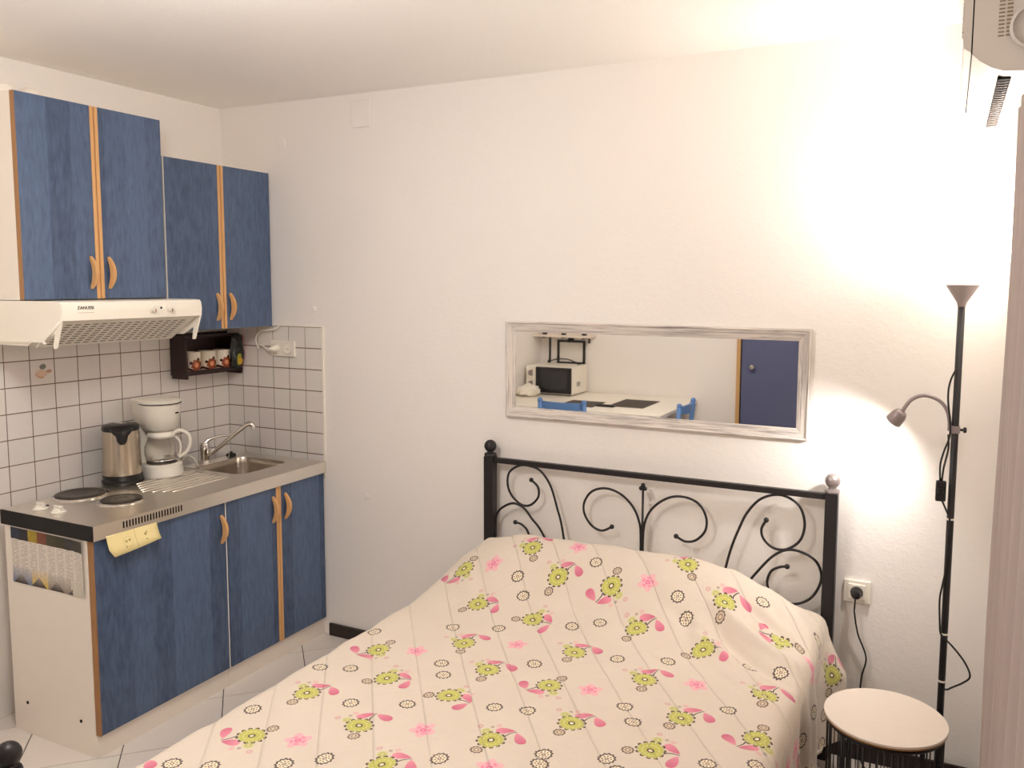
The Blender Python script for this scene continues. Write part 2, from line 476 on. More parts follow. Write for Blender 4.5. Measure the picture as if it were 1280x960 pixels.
# raised ribs of the drainer
rb = MB()
for i in range(8):
    x = .215+i*.034; y0 = -.80 if i > 2 else -.46-.0; y0 = -.795+.02*abs(i-4); y1 = -.44
    rb.tube([(x, y0, CZ-.001), (x, y0+.02, CZ+.0006), (x, y1-.02, CZ+.0006), (x, y1, CZ-.001)], .0035, 8)
rb.build('drainer_ribs', M['steel'], ct, smooth=True)
# ventilation slots in the band
vt = MB()
for i in range(21):
    y = -1.085+.0125*i; vt.box(CX1-.001, CX1+.0006, y, y+.0055, .808, .832)
vt.build('vent_slots', M['dark'], ct)
def hotplate(cx, cy, r):
    hp = MB().lathe([(r+.012, 0), (r+.012, .004), (r+.004, .006), (r+.002, .003)], (cx, cy, CZ), 40).build('hotplate_rim', M['chrome'], ct, auto=True)
    m = M['iron']
    MB().lathe([(r,0),(r,.010),(r-.004,.012),(r*.72,.012),(r*.70,.0108),(r*.32,.0108),(r*.30,.0095),(.001,.0095)], (cx, cy, CZ), 40).build('hotplate', m, hp, auto=True)
M['iron'] = plain('cast_iron_hotplate', (86, 80, 74), .38, .75, var=.2, scale=30)
hotplate(.18, -.94, .088); hotplate(.395, -.922, .072)
for kx, ky in ((.236, -1.137), (.335, -1.135)):
    kn = MB().lathe([(.026,0),(.026,.004),(.02,.008),(.016,.014),(.002,.015)], (kx, ky, CZ), 24).build('control_knob', M['plastic'], ct, auto=True)
    MB().rbox(kx-.022, kx+.022, ky-.005, ky+.005, CZ+.01, CZ+.026, .003).build('knob_grip', M['plastic'], kn)
MB().lathe([(.008,0),(.007,.003),(.001,.004)], (.21, -1.095, CZ), 14).build('indicator_light', M['rackwood'], ct)

# faucet
fa = thing('kitchen_faucet', 'chrome single-lever kitchen faucet behind the sink', 'faucet', (.128, -.275, CZ))
MB().lathe([(.026,0),(.026,.006),(.021,.012),(.021,.05),(.023,.055),(.023,.08),(.02,.09),(.002,.095)], (.128,-.275,CZ), 24).build('body', M['chrome'], fa, auto=True)
MB().tube(spline([(.128,-.275,CZ+.088), (.14,-.255,CZ+.105), (.165,-.22,CZ+.116), (.195,-.185,CZ+.118)]), lambda t: .009-.004*t, 10).build('lever', M['chrome'], fa, smooth=True)
MB().tube(spline([(.128,-.275,CZ+.03), (.17,-.262,CZ+.05), (.25,-.225,CZ+.125), (.31,-.20,CZ+.175), (.33,-.192,CZ+.184), (.342,-.187,CZ+.178), (.346,-.186,CZ+.158)]), .0105, 12).build('spout', M['chrome'], fa, smooth=True)
st = thing('sink_stopper', 'small black rubber sink stopper on the worktop behind the basin', 'stopper', (.13, -.12, CZ))
MB().lathe([(.022,0),(.024,.004),(.02,.012),(.008,.016),(.008,.022),(.001,.023)], (.13,-.12,CZ), 18).build('plug', M['rubber'], st, auto=True)
MB().tube(spline([(.13,-.12,CZ+.021),(.14,-.14,CZ+.018),(.15,-.155,CZ+.005),(.145,-.17,CZ+.004)]), .002, 6).build('chain', M['chrome'], st, smooth=True)

# ------------------------------------------------------------------ wall cabinets
XW = .303
def wall_cab(name, label, y0, y1, z0, z1, loc):
    c = thing(name, label, 'cabinet', loc)
    t = .016
    MB().box(.001, XW-.021, y0, y0+t, z0, z1).box(.001, XW-.021, y1-t, y1, z0, z1).box(.001, XW-.021, y0+t, y1-t, z0, z0+t).box(.001, XW-.021, y0+t, y1-t, z1-t, z1).box(.001, .008, y0+t, y1-t, z0+t, z1-t).build('carcass', M['white'], c)
    ym = (y0+y1)/2
    for (a, bb, es) in ((y0+.003, ym-.0165, 1), (ym+.0165, y1-.003, 0)):
        d = MB().rbox(XW-.02, XW, a, bb, z0+.002, z1-.002, .0015).build('door', M['blue'], c)
        e = (bb, bb+.0145) if es else (a-.0145, a)
        MB().rbox(XW-.02, XW+.002, e[0], e[1], z0+.002, z1-.002, .003).build('edge_strip', M['beechz'], d)
        bow_handle((bb-.02) if es else (a+.022), z0+.1, XW, d, h=.122)
    MB().box(XW-.0205, XW-.0005, y0-.0005, y0+.003, z0+.002, z1-.002).build('edge_strip', M['brownz'] if y0 < -1 else M['acgrey'], c)
    return c
wall_cab('wall_cabinet', 'taller blue two-door wall cabinet above the cooker hood', -1.2, -.602, 1.613, 2.333, (.15, -.9, 1.613))
wall_cab('wall_cabinet', 'shorter blue two-door wall cabinet in the corner above the sink', -.598, -.002, 1.47, 2.192, (.15, -.3, 1.47))
for (y, r, lab) in ((-1.07, .045, 'small pale upturned bowl on top of the tall wall cabinet'), (-1.165, .04, 'pale rounded bowl at the outer end of the tall wall cabinet top')):
    MB_ = MB().lathe([(r,0),(r,.004),(r*.94,.016),(r*.75,.03),(r*.4,.036),(r*.38,.04),(.001,.04)], (.2, y, 2.333), 28)
    bo = thing('bowl', lab, 'bowl', (.2, y, 2.333)); MB_.build('shell', M['white'], bo, auto=True)

# ------------------------------------------------------------------ cooker hood
hd = thing('cooker_hood', 'cream cooker hood with perforated filter under the tall wall cabinet', 'cooker hood', (.2, -.9, 1.44))
Y0, Y1 = -1.2, -.606
prof = [(.006,1.61),(.47,1.61),(.478,1.6),(.478,1.55),(.30,1.452),(.006,1.452)]
MB().prism(prof, 'y', Y0+.006, Y1-.006).build('body', M['cream'], hd)
fp = MB().prism([(.47,1.611),(.494,1.609),(.502,1.60),(.505,1.575),(.502,1.545),(.485,1.541),(.47,1.545)], 'y', Y0, Y1).build('front_panel', M['cream'], hd, auto=True)
for (a, bb) in ((Y0, Y0+.006), (Y1-.006, Y1)):
    MB().prism([(.006,1.611),(.47,1.611),(.494,1.605),(.5,1.545),(.465,1.449),(.452,1.449),(.462,1.5),(.40,1.468),(.006,1.46)], 'y', a-(.0012 if a == Y0 else 0), bb+(.0012 if a != Y0 else 0)).build('side_cheek', M['cream'], hd)
MB().tube([(.492, Y0-.004, 1.54), (.41, Y0-.004, 1.468)], .004, 8).build('side_lever', M['cream'], hd, smooth=True)
MB().ball((.41, Y0-.004, 1.468), .007, 10).build('lever_end', M['cream'], hd, smooth=True)
# filter plane from (x=.47,z=1.545) to (x=.33,z=1.452)
A = Vector((.476, 0, 1.544)); B = Vector((.335, 0, 1.452)); nrm = Vector((B.z-A.z, 0, -(B.x-A.x))).normalized()
if nrm.x < 0: nrm = -nrm
gp = MB()
def fq(t0, t1, y0, y1, o):
    p = lambda t, y: A+(B-A)*t+nrm*o+Vector((0,y,0))
    return [p(t0,y0), p(t0,y1), p(t1,y1), p(t1,y0)]
q0 = fq(0, 1, Y0+.012, Y1-.012, .0); q1 = fq(0, 1, Y0+.012, Y1-.012, .006)
gp.add(q0+q1, [(0,1,2,3),(4,5,6,7),(0,1,5,4),(1,2,6,5),(2,3,7,6),(3,0,4,7)])
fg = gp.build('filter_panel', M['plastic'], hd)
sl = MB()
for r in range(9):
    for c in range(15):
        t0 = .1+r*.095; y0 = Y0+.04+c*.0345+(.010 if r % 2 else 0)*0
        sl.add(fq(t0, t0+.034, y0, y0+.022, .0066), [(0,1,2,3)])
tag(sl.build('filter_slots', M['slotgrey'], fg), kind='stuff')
for ky in (-.838, -.762):
    k = MB().lathe([(.017,0),(.017,.004),(.013,.006),(.012,.016),(.002,.017)], (.504, ky, 1.578), 24, (1,0,0)).build('control_knob', M['plastic'], fp, auto=True)
    MB().rbox(.518, .523, ky-.002, ky+.002, 1.566, 1.578, .0005).build('pointer', M['brownz'], k)
MB().lathe([(.0045,0),(.004,.002),(.001,.0025)], (.5045, -.8, 1.581), 14, (1,0,0)).build('indicator_light', M['dark'], fp)
Mt = Matrix(((0,0,1,.5045), (1,0,0,-1.112), (0,1,0,1.583), (0,0,0,1)))
text_obj('ZANUSSI', 'brand_lettering', M['dark'], fp, Mt, .016)
MB().box(.5045, .5055, -1.142, -1.082, 1.571, 1.572).build('underline', M['brownz'], fp)

# ------------------------------------------------------------------ spice rack, mugs, packet
rk = thing('spice_rack', 'small dark brown wooden rack on the tiles under the corner cabinet', 'rack', (.055, -.17, 1.245))
RK0, RK1 = -.345, -.008
MB().box(.006, .012, RK0, RK1, 1.25, 1.44).build('back_board', M['rackwood'], rk)
for a in (RK0, RK1-.012):
    MB().prism([(.012,1.235),(.105,1.235),(.108,1.262),(.1,1.41),(.085,1.43),(.012,1.43)], 'y', a, a+.012).build('side_board', M['rackwood'], rk)
MB().box(.012, .104, RK0+.012, RK1-.012, 1.25, 1.26).build('shelf_board', M['rackwood'], rk)
MB().box(.012, .085, RK0+.012, RK1-.012, 1.42, 1.43).build('top_board', M['rackwood'], rk)
MB().box(.098, .104, RK0+.012, RK1-.012, 1.26, 1.272).build('front_lip', M['rackwood'], rk)
def mug_mat():
    m = NT('flower_printed_ceramic', .25); x, y, z = m.xyz(m.coord())
    ang = y.atan2(x)*.042
    base = lin((236, 226, 210))
    def flower(cu, cv, r, petals, c1, c2, col):
        du = ang-cu; dv = z-cv; rr = (du.sq()+dv.sq()).sqrt(); th = dv.atan2(du)
        edge = rr/(((th*petals).cos()*.09)+1.0)
        col = m.mix(edge.soft(r, .002), col, lin(c1)); return m.mix(rr.soft(r*.38, .003), col, lin(c2))
    band = ((z-.016-(ang*90).sin()*.003).abs()).soft(.004, .003)
    col = m.mix(band, base, lin((84, 40, 26)))
    col = flower(-.006, .036, .025, 9, (150, 72, 40), (232, 150, 106), col)
    col = flower(.022, .04, .011, 5, (150, 84, 40), (96, 40, 24), col)
    col = flower(.004, .062, .007, 4, (96, 70, 30), (60, 34, 20), col)
    col = flower(-.033, .046, .006, 4, (60, 30, 24), (60, 30, 24), col)
    m.base(col); return m.m
M['mug'] = mug_mat()
def make_mug(y, lab):
    g = thing('mug', lab, 'mug', (.058, y, 1.26), 'flower mugs in the rack')
    r = .041
    p = [(r-.002,0),(r,.004),(r,.094),(r-.001,.096),(r-.004,.095),(r-.004,.006),(.001,.005)]
    MB().lathe(p, (.058, y, 1.26), 32).build('cup', M['mug'], g, auto=True)
    MB().lathe([(r-.0045,0),(r-.004,.002),(.001,.002)], (.058, y, 1.343), 28).build('filling', M['brownz'], g)
    return g
make_mug(-.272, 'flower-printed mug at the hood end of the dark rack')
make_mug(-.182, 'middle flower-printed mug in the dark rack')
make_mug(-.092, 'flower-printed mug beside the glossy packet in the rack')
def packet_mat():
    m = NT('glossy_packet_print', .2); x, y, z = m.xyz(m.coord()); n = m.noise(m.coord(), 60, 3)
    col = m.mix(n, lin((16, 18, 14)), lin((44, 48, 40)))
    e = ((y*1.6).sq()+(z-.045-y*.6).sq()).sqrt()+n*.008
    col = m.mix(e.soft(.026, .006), col, lin((150, 150, 36)))
    col = m.mix(((y-.008).sq()+(z-.035).sq()).sqrt().soft(.012, .008), col, lin((206, 160, 30)))
    col = m.mix((y+n*.008).gt(.033), col, lin((176, 110, 120)))
    m.base(col); return m.m
pk = thing('packet', 'dark glossy packet with yellow patch and pink edge in the rack corner', 'packet', (.115, -.05, 1.262))
vs = []; fs = []; N_ = 9; Mz = 11
for s_ in (1, -1):
    for i in range(Mz):
        for j in range(N_):
            u = j/(N_-1)*2-1; v = i/(Mz-1)*2-1
            bul = max(0, (1-u**4)*(1-v**6))**.5
            vs.append((.118+s_*.013*bul+.004*math.sin(v*5+u*3), -.048+u*.041*(1-.10*v*v), 1.345+v*.08+.004*math.sin(u*6)))
for s_ in (0, 1):
    o_ = s_*N_*Mz
    for i in range(Mz-1):
        for j in range(N_-1): fs.append((o_+i*N_+j, o_+i*N_+j+1, o_+(i+1)*N_+j+1, o_+(i+1)*N_+j))
MB().add(vs, fs).build('pouch', packet_mat(), pk, smooth=True)

# ------------------------------------------------------------------ kettle
KX, KY = .135, -.715
kt = thing('electric_kettle', 'brushed steel electric kettle with black lid and spout cover', 'kettle', (KX, KY, CZ))
MB().lathe([(.078,0),(.08,.004),(.08,.014),(.074,.02)], (KX,KY,CZ), 36).build('power_base', M['black'], kt, auto=True)
MB().lathe([(.074,.02),(.076,.03),(.0755,.04)], (KX,KY,CZ), 36).build('lower_ring', M['black'], kt, auto=True)
MB().lathe([(.075,.038),(.075,.06),(.071,.14),(.069,.2),(.069,.222)], (KX,KY,CZ), 40).build('body', M['steelz'], kt, auto=True)
MB().lathe([(.07,.222),(.072,.228),(.071,.24),(.06,.247),(.03,.25),(.001,.25)], (KX,KY,CZ), 36).build('lid', M['black'], kt, auto=True)
fd = Vector((.82, -.57, 0)).normalized(); sd = Vector((-fd.y, fd.x, 0)); c0 = Vector((KX,KY,CZ))
vs = []
for (h, wd, o1) in ((.236,.06,.066), (.226,.052,.07), (.208,.026,.076), (.185,.02,.076), (.172,.010,.074)):
    for k in range(7):
        u = k/6*2-1; a = u*wd/.07
        vs.append(c0+fd*(o1*math.cos(a*.9)+.004+ (.012 if h > .2 else .003)*(1-abs(u)))+sd*(.07*math.sin(a*.9))+Vector((0,0,h)))
fs = [(r*7+k, r*7+k+1, r*7+k+8, r*7+k+7) for r in range(4) for k in range(6)]
o = MB().add(vs, fs).build('spout_cover', M['black'], kt, auto=True)
md = o.modifiers.new('thick', 'SOLIDIFY'); md.thickness = .006; md.offset = -1
MB().rbox(KX-.045, KX+.02, KY-.012, KY+.012, CZ+.2495, CZ+.2525, .001).build('lid_strip', M['chrome'], kt)
hdir = -fd
MB().tube(spline([c0+hdir*.068+Vector((0,0,.226)), c0+hdir*.1+Vector((0,0,.228)), c0+hdir*.118+Vector((0,0,.19)), c0+hdir*.115+Vector((0,0,.11)), c0+hdir*.1+Vector((0,0,.06)), c0+hdir*.073+Vector((0,0,.05))]), .011, 10).build('handle', M['black'], kt, smooth=True)

# ------------------------------------------------------------------ coffee maker
GX, GY = .165, -.545
cm = thing('coffee_maker', 'cream drip coffee maker with glass carafe', 'coffee maker', (GX, GY, CZ))
fz = Vector((.93, -.36, 0)).normalized(); sz = Vector((-fz.y, fz.x, 0)); g0 = Vector((GX, GY, CZ))
def gp_(f, s_, z): return g0+fz*f+sz*s_+Vector((0,0,z))
def stadium(fb, ff, hw_, n=14):
    pts = [(fb, -hw_), (ff, -hw_)]
    for i in range(1, n): a = -PI/2+PI*i/n; pts.append((ff+hw_*math.cos(a), hw_*math.sin(a)))
    pts += [(ff, hw_), (fb, hw_)]; return pts
def loft(secs):
    mb = MB(); n_ = len(secs[0][0]); vs = []
    for poly, z in secs: vs += [gp_(f, s_, z) for f, s_ in poly]
    fs = [tuple(range(n_))[::-1], tuple(range((len(secs)-1)*n_, len(secs)*n_))]
    for a in range(len(secs)-1):
        for i in range(n_): fs.append((a*n_+i, a*n_+(i+1)%n_, (a+1)*n_+(i+1)%n_, (a+1)*n_+i))
    return mb.add(vs, fs)
loft([(stadium(-.1,.01,.083),0),(stadium(-.1,.012,.085),.006),(stadium(-.1,.008,.08),.05),(stadium(-.1,.004,.075),.056)]).build('base', M['cream'], cm, auto=True)
loft([([(-.1,-.075),(-.045,-.07),(-.045,.07),(-.1,.075)],.056),([(-.1,-.076),(-.04,-.072),(-.04,.072),(-.1,.076)],.215)]).build('water_tank', M['cream'], cm)
loft([(stadium(-.1,-.005,.062),.2),(stadium(-.1,-.002,.072),.215),(stadium(-.1,.004,.08),.27),(stadium(-.1,.006,.083),.318)]).build('filter_housing', M['cream'], cm, auto=True)
lid_ = loft([(stadium(-.1,.006,.0835),.3185),(stadium(-.1,.007,.084),.328),(stadium(-.098,.0,.078),.334)]).build('lid', M['cream'], cm, auto=True)
loft([(stadium(-.0,.0105,.0845),.316),(stadium(-.0,.0105,.0845),.319)]).build('lid_seam', M['dark'], cm)
lg = MB()
for k in range(4): lg.rbox(GX+.087, GX+.0905, GY-.012+k*.008, GY-.007+k*.008, CZ+.278, CZ+.284, .0004)
gm = NT('clear_glass', .05); gm.base((.95, .93, .9))
tn = gm.node('ShaderNodeBsdfTransparent'); tn.inputs[0].default_value = (.95, .94, .92, 1); mxs = gm.node('ShaderNodeMixShader'); frn = gm.node('ShaderNodeLayerWeight'); frn.inputs[0].default_value = .25
gg = gm.node('ShaderNodeBsdfGlossy'); gg.inputs['Roughness'].default_value = .05
gm.link(frn.outputs['Facing'], mxs.inputs[0]); gm.link(tn.outputs[0], mxs.inputs[1]); gm.link(gg.outputs[0], mxs.inputs[2])
gm.link(mxs.outputs[0], gm.nt.nodes['Material Output'].inputs[0]); M['glass'] = gm.m
hot = gp_(.005, 0, .057)
MB().lathe([(.062,0),(.062,.002),(.001,.003)], hot, 30).build('warming_plate', M['iron'], cm)
crf = MB().lathe([(.05,.0),(.062,.012),(.07,.04),(.068,.07),(.056,.1),(.05,.115)], gp_(.005,0,.06), 36, cap=False).build('carafe', M['glass'], cm, smooth=True)
MB().lathe([(.0505,.108),(.055,.11),(.057,.118),(.05,.132),(.03,.138),(.001,.138)], gp_(.005,0,.06), 32).build('carafe_lid', M['cream'], crf, auto=True)
MB().lathe([(.0635,.0),(.0635,.004),(.05,.004)], gp_(.005,0,.071), 32, cap=False).build('carafe_ring', M['chrome'], crf, smooth=True)
hv = (sz*.93+fz*.36).normalized(); cc = gp_(.005,0,.06)
MB().tube(spline([cc+hv*.05+Vector((0,0,.122)), cc+hv*.075+Vector((0,0,.132)), cc+hv*.108+Vector((0,0,.112)), cc+hv*.115+Vector((0,0,.075)), cc+hv*.1+Vector((0,0,.035)), cc+hv*.068+Vector((0,0,.015))]), .008, 10).build('carafe_handle', M['cream'], crf, smooth=True)
MB().tube(spline([cc+hv*.056+Vector((0,0,.105)), cc+hv*.074+Vector((0,0,.08)), cc+hv*.074+Vector((0,0,.04)), cc+hv*.066+Vector((0,0,.018))]), .006, 8).build('handle_strap', M['cream'], crf, smooth=True)
MB().tube(spline([gp_(-.09,.07,.02), gp_(-.07,.12,.008), gp_(-.02,.155,.006), gp_(.0,.14,.05), gp_(-.04,.125,.06), gp_(-.09,.11,.03), gp_(-.125,.09,.06)]), .0035, 8).build('cord', M['cream'], cm, smooth=True)
for k in range(3):
    p = gp_(.05, -.028+.012*k, .29)
lgm = MB()
for k in range(5):
    a0 = .52+.05*k; c_ = gp_(.006,0,0)
    p0 = c_+fz*math.cos(a0)*.0815+sz*math.sin(a0)*.0815
    lgm.ball((p0.x, p0.y, CZ+.276+.001*(k%2)), .003, 8)
lgm.build('logo_mark', M['dark'], cm, smooth=True)

# ------------------------------------------------------------------ leaflet and yellow card
def leaflet_mat():
    m = NT('printed_leaflet', .6); x, y, z = m.xyz(m.coord())
    u = (x+.2)/.4; v = (z+.1035)/.207
    n = m.noise(m.coord(), 45, 4, .7); n2 = m.noise(m.coord(), 18, 3)
    pap = lin((224, 216, 206))
    ln = ((z*150).frac()).lt(.45); wd = m.noise(m.vec((x*16), 0.0, (z*150).floor()), 3, 2).gt(.46)
    gut = ((u*8).frac()-.5).abs().lt(.4)
    col = m.mix(ln*wd*gut*.5, pap, lin((120, 108, 100)))
    colors = [(52,60,84), (40,40,52), (206,176,52), (150,84,62), (84,78,52), (70,64,44), (64,62,64), (80,74,66)]
    pic = lin(colors[0]); ps = None
    for i, c in enumerate(colors):
        ps = m.mix(u.gt(i/8.0), ps if ps is not None else (*lin(c),1), lin(c))
    dark = m.mix(n, lin((22, 20, 24)), (1,1,1))
    mul = m.node('ShaderNodeMix', data_type='RGBA', blend_type='MULTIPLY'); mul.inputs[0].default_value = .75
    m.link(ps, mul.inputs[6]); m.link(dark, mul.inputs[7])
    col = m.mix((v+(n2*.05)).gt(.82), col, mul.outputs[2])
    bott = m.mix(u.gt(.28), lin((110, 122, 152)), lin((212, 178, 64)))
    bott = m.mix(u.gt(.5), bott, lin((146, 132, 116))); bott = m.mix(u.gt(.82), bott, lin((206, 202, 186)))
    fade = (v-.02)._m('MULTIPLY', 3.0, clamp=True)
    tri = (((u*4).frac()-.5).abs()*.5+v*1.2).lt(.22)*(u.lt(.84))
    bott = m.mix(tri, bott, m.mix(n2, lin((30,34,60)), lin((80,60,30))))
    col = m.mix(v.lt(.3)*(1-fade), col, bott)
    m.base(col); return m.m
lf = MB(); nx = 16
vs = []
for i in range(nx+1):
    u = i/nx; xx = .157+.4*u; bend = .004*(math.sin(u*9)*.4+.5)+(.012*max(0, u-.85)/.15)
    vs += [(xx, -1.2005-bend*.6, .785-.002*u), (xx, -1.2005-bend*.35, .578+.004*u)]
lf.add(vs, [(2*i, 2*i+2, 2*i+3, 2*i+1) for i in range(nx)])
lo = thing('leaflet', 'printed colour leaflet stuck on the white side panel of the cabinet', 'leaflet', (.357, -1.2, .6815))
o = lf.build('sheet', leaflet_mat(), lo); o.location = (0,0,0)
md = o.modifiers.new('thick', 'SOLIDIFY'); md.thickness = .0006; md.offset = 1
def card_mat():
    m = NT('yellow_card', .7); co = m.coord(); x, y, z = m.xyz(co)
    n = m.noise(co, 30, 3)
    col = m.mix(n, lin((238, 218, 150)), lin((244, 230, 178)))
    for (cy, cz, r) in ((-.035,.0,.0035), (-.022,.002,.0035), (-.04,-.018,.002), (.045,.006,.004), (.046,-.012,.002), (.052,.012,.002)):
        col = m.mix(((y-cy).sq()+(z-cz).sq()).sqrt().soft(r, .002), col, lin((176, 156, 92)))
    ringd = (((y+.028).sq()+(z+.002).sq()).sqrt()-.017).abs()
    col = m.mix(ringd.soft(.0006, .001)*.25, col, lin((150, 130, 70)))
    col = m.mix(((y-.004).abs()).soft(.0006, .001)*.5, col, lin((170, 150, 90)))
    m.base(col); return m.m
yc = thing('yellow_card', 'yellow card hanging from the worktop edge over the wide blue door', 'card', (.62, -1.048, .762))
vs = []; n_ = 12
prof_y = [(.6125, .806), (.614, .795), (.618, .778), (.626, .755), (.636, .728)]
for i in range(n_+1):
    u = i/n_; yy = -1.153+.207*u
    for k, (xx, zz) in enumerate(prof_y):
        if k == 0: zz = .797-.002*u
        dz = .010*u if k == 4 else 0; lift = .004*math.sin(u*PI)*(k/4)
        yk = yy+(.014*(1-u) if k == 4 else 0)-(.004*u*(k == 0))
        vs.append((xx+lift, yk, zz+dz-.006*(1-u)*(k > 0)))
o = MB().add(vs, [(i*5+k, i*5+k+1, i*5+k+6, i*5+k+5) for i in range(n_) for k in range(4)]).build('sheet', card_mat(), yc, smooth=True)
md = o.modifiers.new('thick', 'SOLIDIFY'); md.thickness = .001; md.offset = 1

# ------------------------------------------------------------------ wall fittings on the bed wall
sk = thing('double_socket', 'white double power socket on the back wall tiles', 'socket', (.372, -.006, 1.366))
MB().rbox(.299, .446, -.016, -.005, 1.329, 1.403, .003).build('plate', M['plastic'], sk)
for cx in (.338, .404):
    r_ = MB().lathe([(.022,0),(.026,.002),(.022,.003),(.02,-.001)], (cx, -.016, 1.366), 28, (0,-1,0), cap=False).build('socket_ring', M['plastic'], sk, smooth=True)
    MB().lathe([(.0205,0),(.0205,.0006),(.001,.0006)], (cx, -.016, 1.366), 24, (0,-1,0)).build('socket_well', M['cream'], r_)
MB().box(.3985, .4015, -.0172, -.0165, 1.362, 1.366).box(.4075, .4105, -.0172, -.0165, 1.362, 1.366).build('pin_holes', M['dark'], sk)
hc = thing('hood_power_cable', 'white cable and plug looping from the wall cabinet into the tiled double socket', 'cable', (.338, -.03, 1.36))
MB().lathe([(.018,0),(.018,.018),(.013,.03),(.009,.04),(.006,.044)], (.338, -.0168, 1.366), 20, (0,-1,0)).build('plug', M['plastic'], hc, auto=True)
MB().tube(spline([(.338,-.058,1.366),(.33,-.062,1.364),(.31,-.05,1.360),(.27,-.03,1.372),(.235,-.022,1.378),(.228,-.02,1.362),(.218,-.02,1.378),(.212,-.02,1.405),(.222,-.02,1.43),(.25,-.02,1.447),(.30,-.02,1.452),(.335,-.02,1.457),(.352,-.012,1.472)]), .0045, 8).build('cord', M['plastic'], hc, smooth=True)

def wall_disc(x, z, r, h, lab, name='blanking_disc', m='wall'):
    t = thing(name, lab, 'wall fitting', (x, 0, z))
    MB().lathe([(r,0),(r,h*.6),(r*.92,h),(r*.2,h*1.1),(.001,h*1.1)], (x, 0, z), 28, (0,-1,0)).build('cap', M[m], t, auto=True)
wall_disc(.379, 2.321, .028, .006, 'round blank cap high on the bed wall near the wall cabinets')
wall_disc(.556, 1.556, .013, .01, 'tiny round stud on the bed wall just above the tiles', 'wall_stud')
wall_disc(.845, .702, .013, .006, 'tiny round cap on the bed wall low beside the base cabinets', 'wall_stud')
vb = thing('junction_cover', 'square painted junction cover on the bed wall just under the ceiling', 'cover', (.85, 0, 2.42))
MB().rbox(.797, .9, -.006, 0, 2.362, 2.478, .005).build('cover_plate', M['wall'], vb)

# ------------------------------------------------------------------ wall mirror
mi = thing('wall_mirror', 'long horizontal wall mirror in a whitewashed wooden frame above the bed', 'mirror', (2.18, 0, 1.33))
def frame_wood(ax):
    m = NT('whitewashed_wood_'+ax, .6); co = m.coord(); st_ = [30,30,30]; st_['xyz'.index(ax)] = 1.1
    n = m.noise(co, 5, 6, .68, st_, .8); n2 = m.noise(co, 3, 3)
    f = ((n*1.0+n2*.25)-.56)*4.2
    m.base(m.mix(f._m('MULTIPLY', 1.0, clamp=True), lin((222, 214, 206)), lin((150, 142, 140)))); m.bump(n, .3, .002); return m.m
M['fwx'] = frame_wood('x'); M['fwz'] = frame_wood('z')
X0, X1, Z0, Z1, FWD = 1.579, 2.788, 1.131, 1.527, .043
def rail(pts_out, pts_in, mat):
    # mitred frame bar with raised outer bead
    (ax, az), (bx, bz) = pts_out; (cx, cz), (dx, dz) = pts_in
    vs = []
    for (ox, oz, ix, iz) in ((ax,az,cx,cz), (bx,bz,dx,dz)):
        for t, yy in ((0,-.001),(0,-.02),(.12,-.024),(.25,-.020),(.8,-.015),(1,-.012),(1,-.001)):
            vs.append((ox+(ix-ox)*t, yy, oz+(iz-oz)*t))
    fs = [(k, (k+1)%7, 7+(k+1)%7, 7+k) for k in range(7)]+[tuple(range(7)), tuple(range(7,14))]
    MB().add(vs, fs).build('frame_bar', mat, mi)
xi0, xi1, zi0, zi1 = X0+FWD, X1-FWD, Z0+FWD, Z1-FWD
rail(((X0,Z1),(X1,Z1)), ((xi0,zi1),(xi1,zi1)), M['fwx']); rail(((X0,Z0),(X1,Z0)), ((xi0,zi0),(xi1,zi0)), M['fwx'])
rail(((X0,Z0),(X0,Z1)), ((xi0,zi0),(xi0,zi1)), M['fwz']); rail(((X1,Z0),(X1,Z1)), ((xi1,zi0),(xi1,zi1)), M['fwz'])
mg = NT('mirror_silver', .015, 1.0); mg.base((.86, .85, .83))
MB().box(xi0-.003, xi1+.003, -.011, -.004, zi0-.003, zi1+.003).build('mirror_glass', mg.m, mi)

# ------------------------------------------------------------------ bed
BL0, BL1, BYH = 1.524, 2.880, -.05
bed = thing('bed_frame', 'black metal double bed with scrolled headboard and ball finials', 'bed', (2.2, -1.0, 0))
def post(x, y, ztop, fin, wd=.021):
    p = MB().rbox(x-wd, x+wd, y-wd, y+wd, 0, ztop, .003).build('post', M['blackmetal'], bed)
    MB().lathe([(.024,0),(.026,.005),(.024,.012),(.014,.015),(.012,.02)], (x, y, ztop), 20).build('collar', fin, p, auto=True)
    MB().ball((x, y, ztop+.042), .026, 20).build('finial', fin, p, smooth=True)
post(BL0, BYH, .965, M['blackmetal']); post(BL1, BYH, .965, M['silver'])
post(BL0+.005, -2.065, .68, M['blackmetal']); post(BL1, -2.065, .68, M['blackmetal'])
MB().rbox(BL0+.02, BL1-.02, BYH-.011, BYH+.011, .939, .961, .003).build('top_rail', M['blackmetal'], bed)
MB().rbox(BL0+.02, BL1-.02, BYH-.011, BYH+.011, .38, .402, .003).build('lower_rail', M['blackmetal'], bed)
MB().rbox(BL0+.02, BL1-.02, -2.076, -2.054, .645, .667, .003).build('foot_rail', M['blackmetal'], bed)
for xx in (BL0+.04, BL1-.04): MB().rbox(xx-.012, xx+.012, -2.05, BYH-.02, .24, .29, .003).build('side_rail', M['blackmetal'], bed)
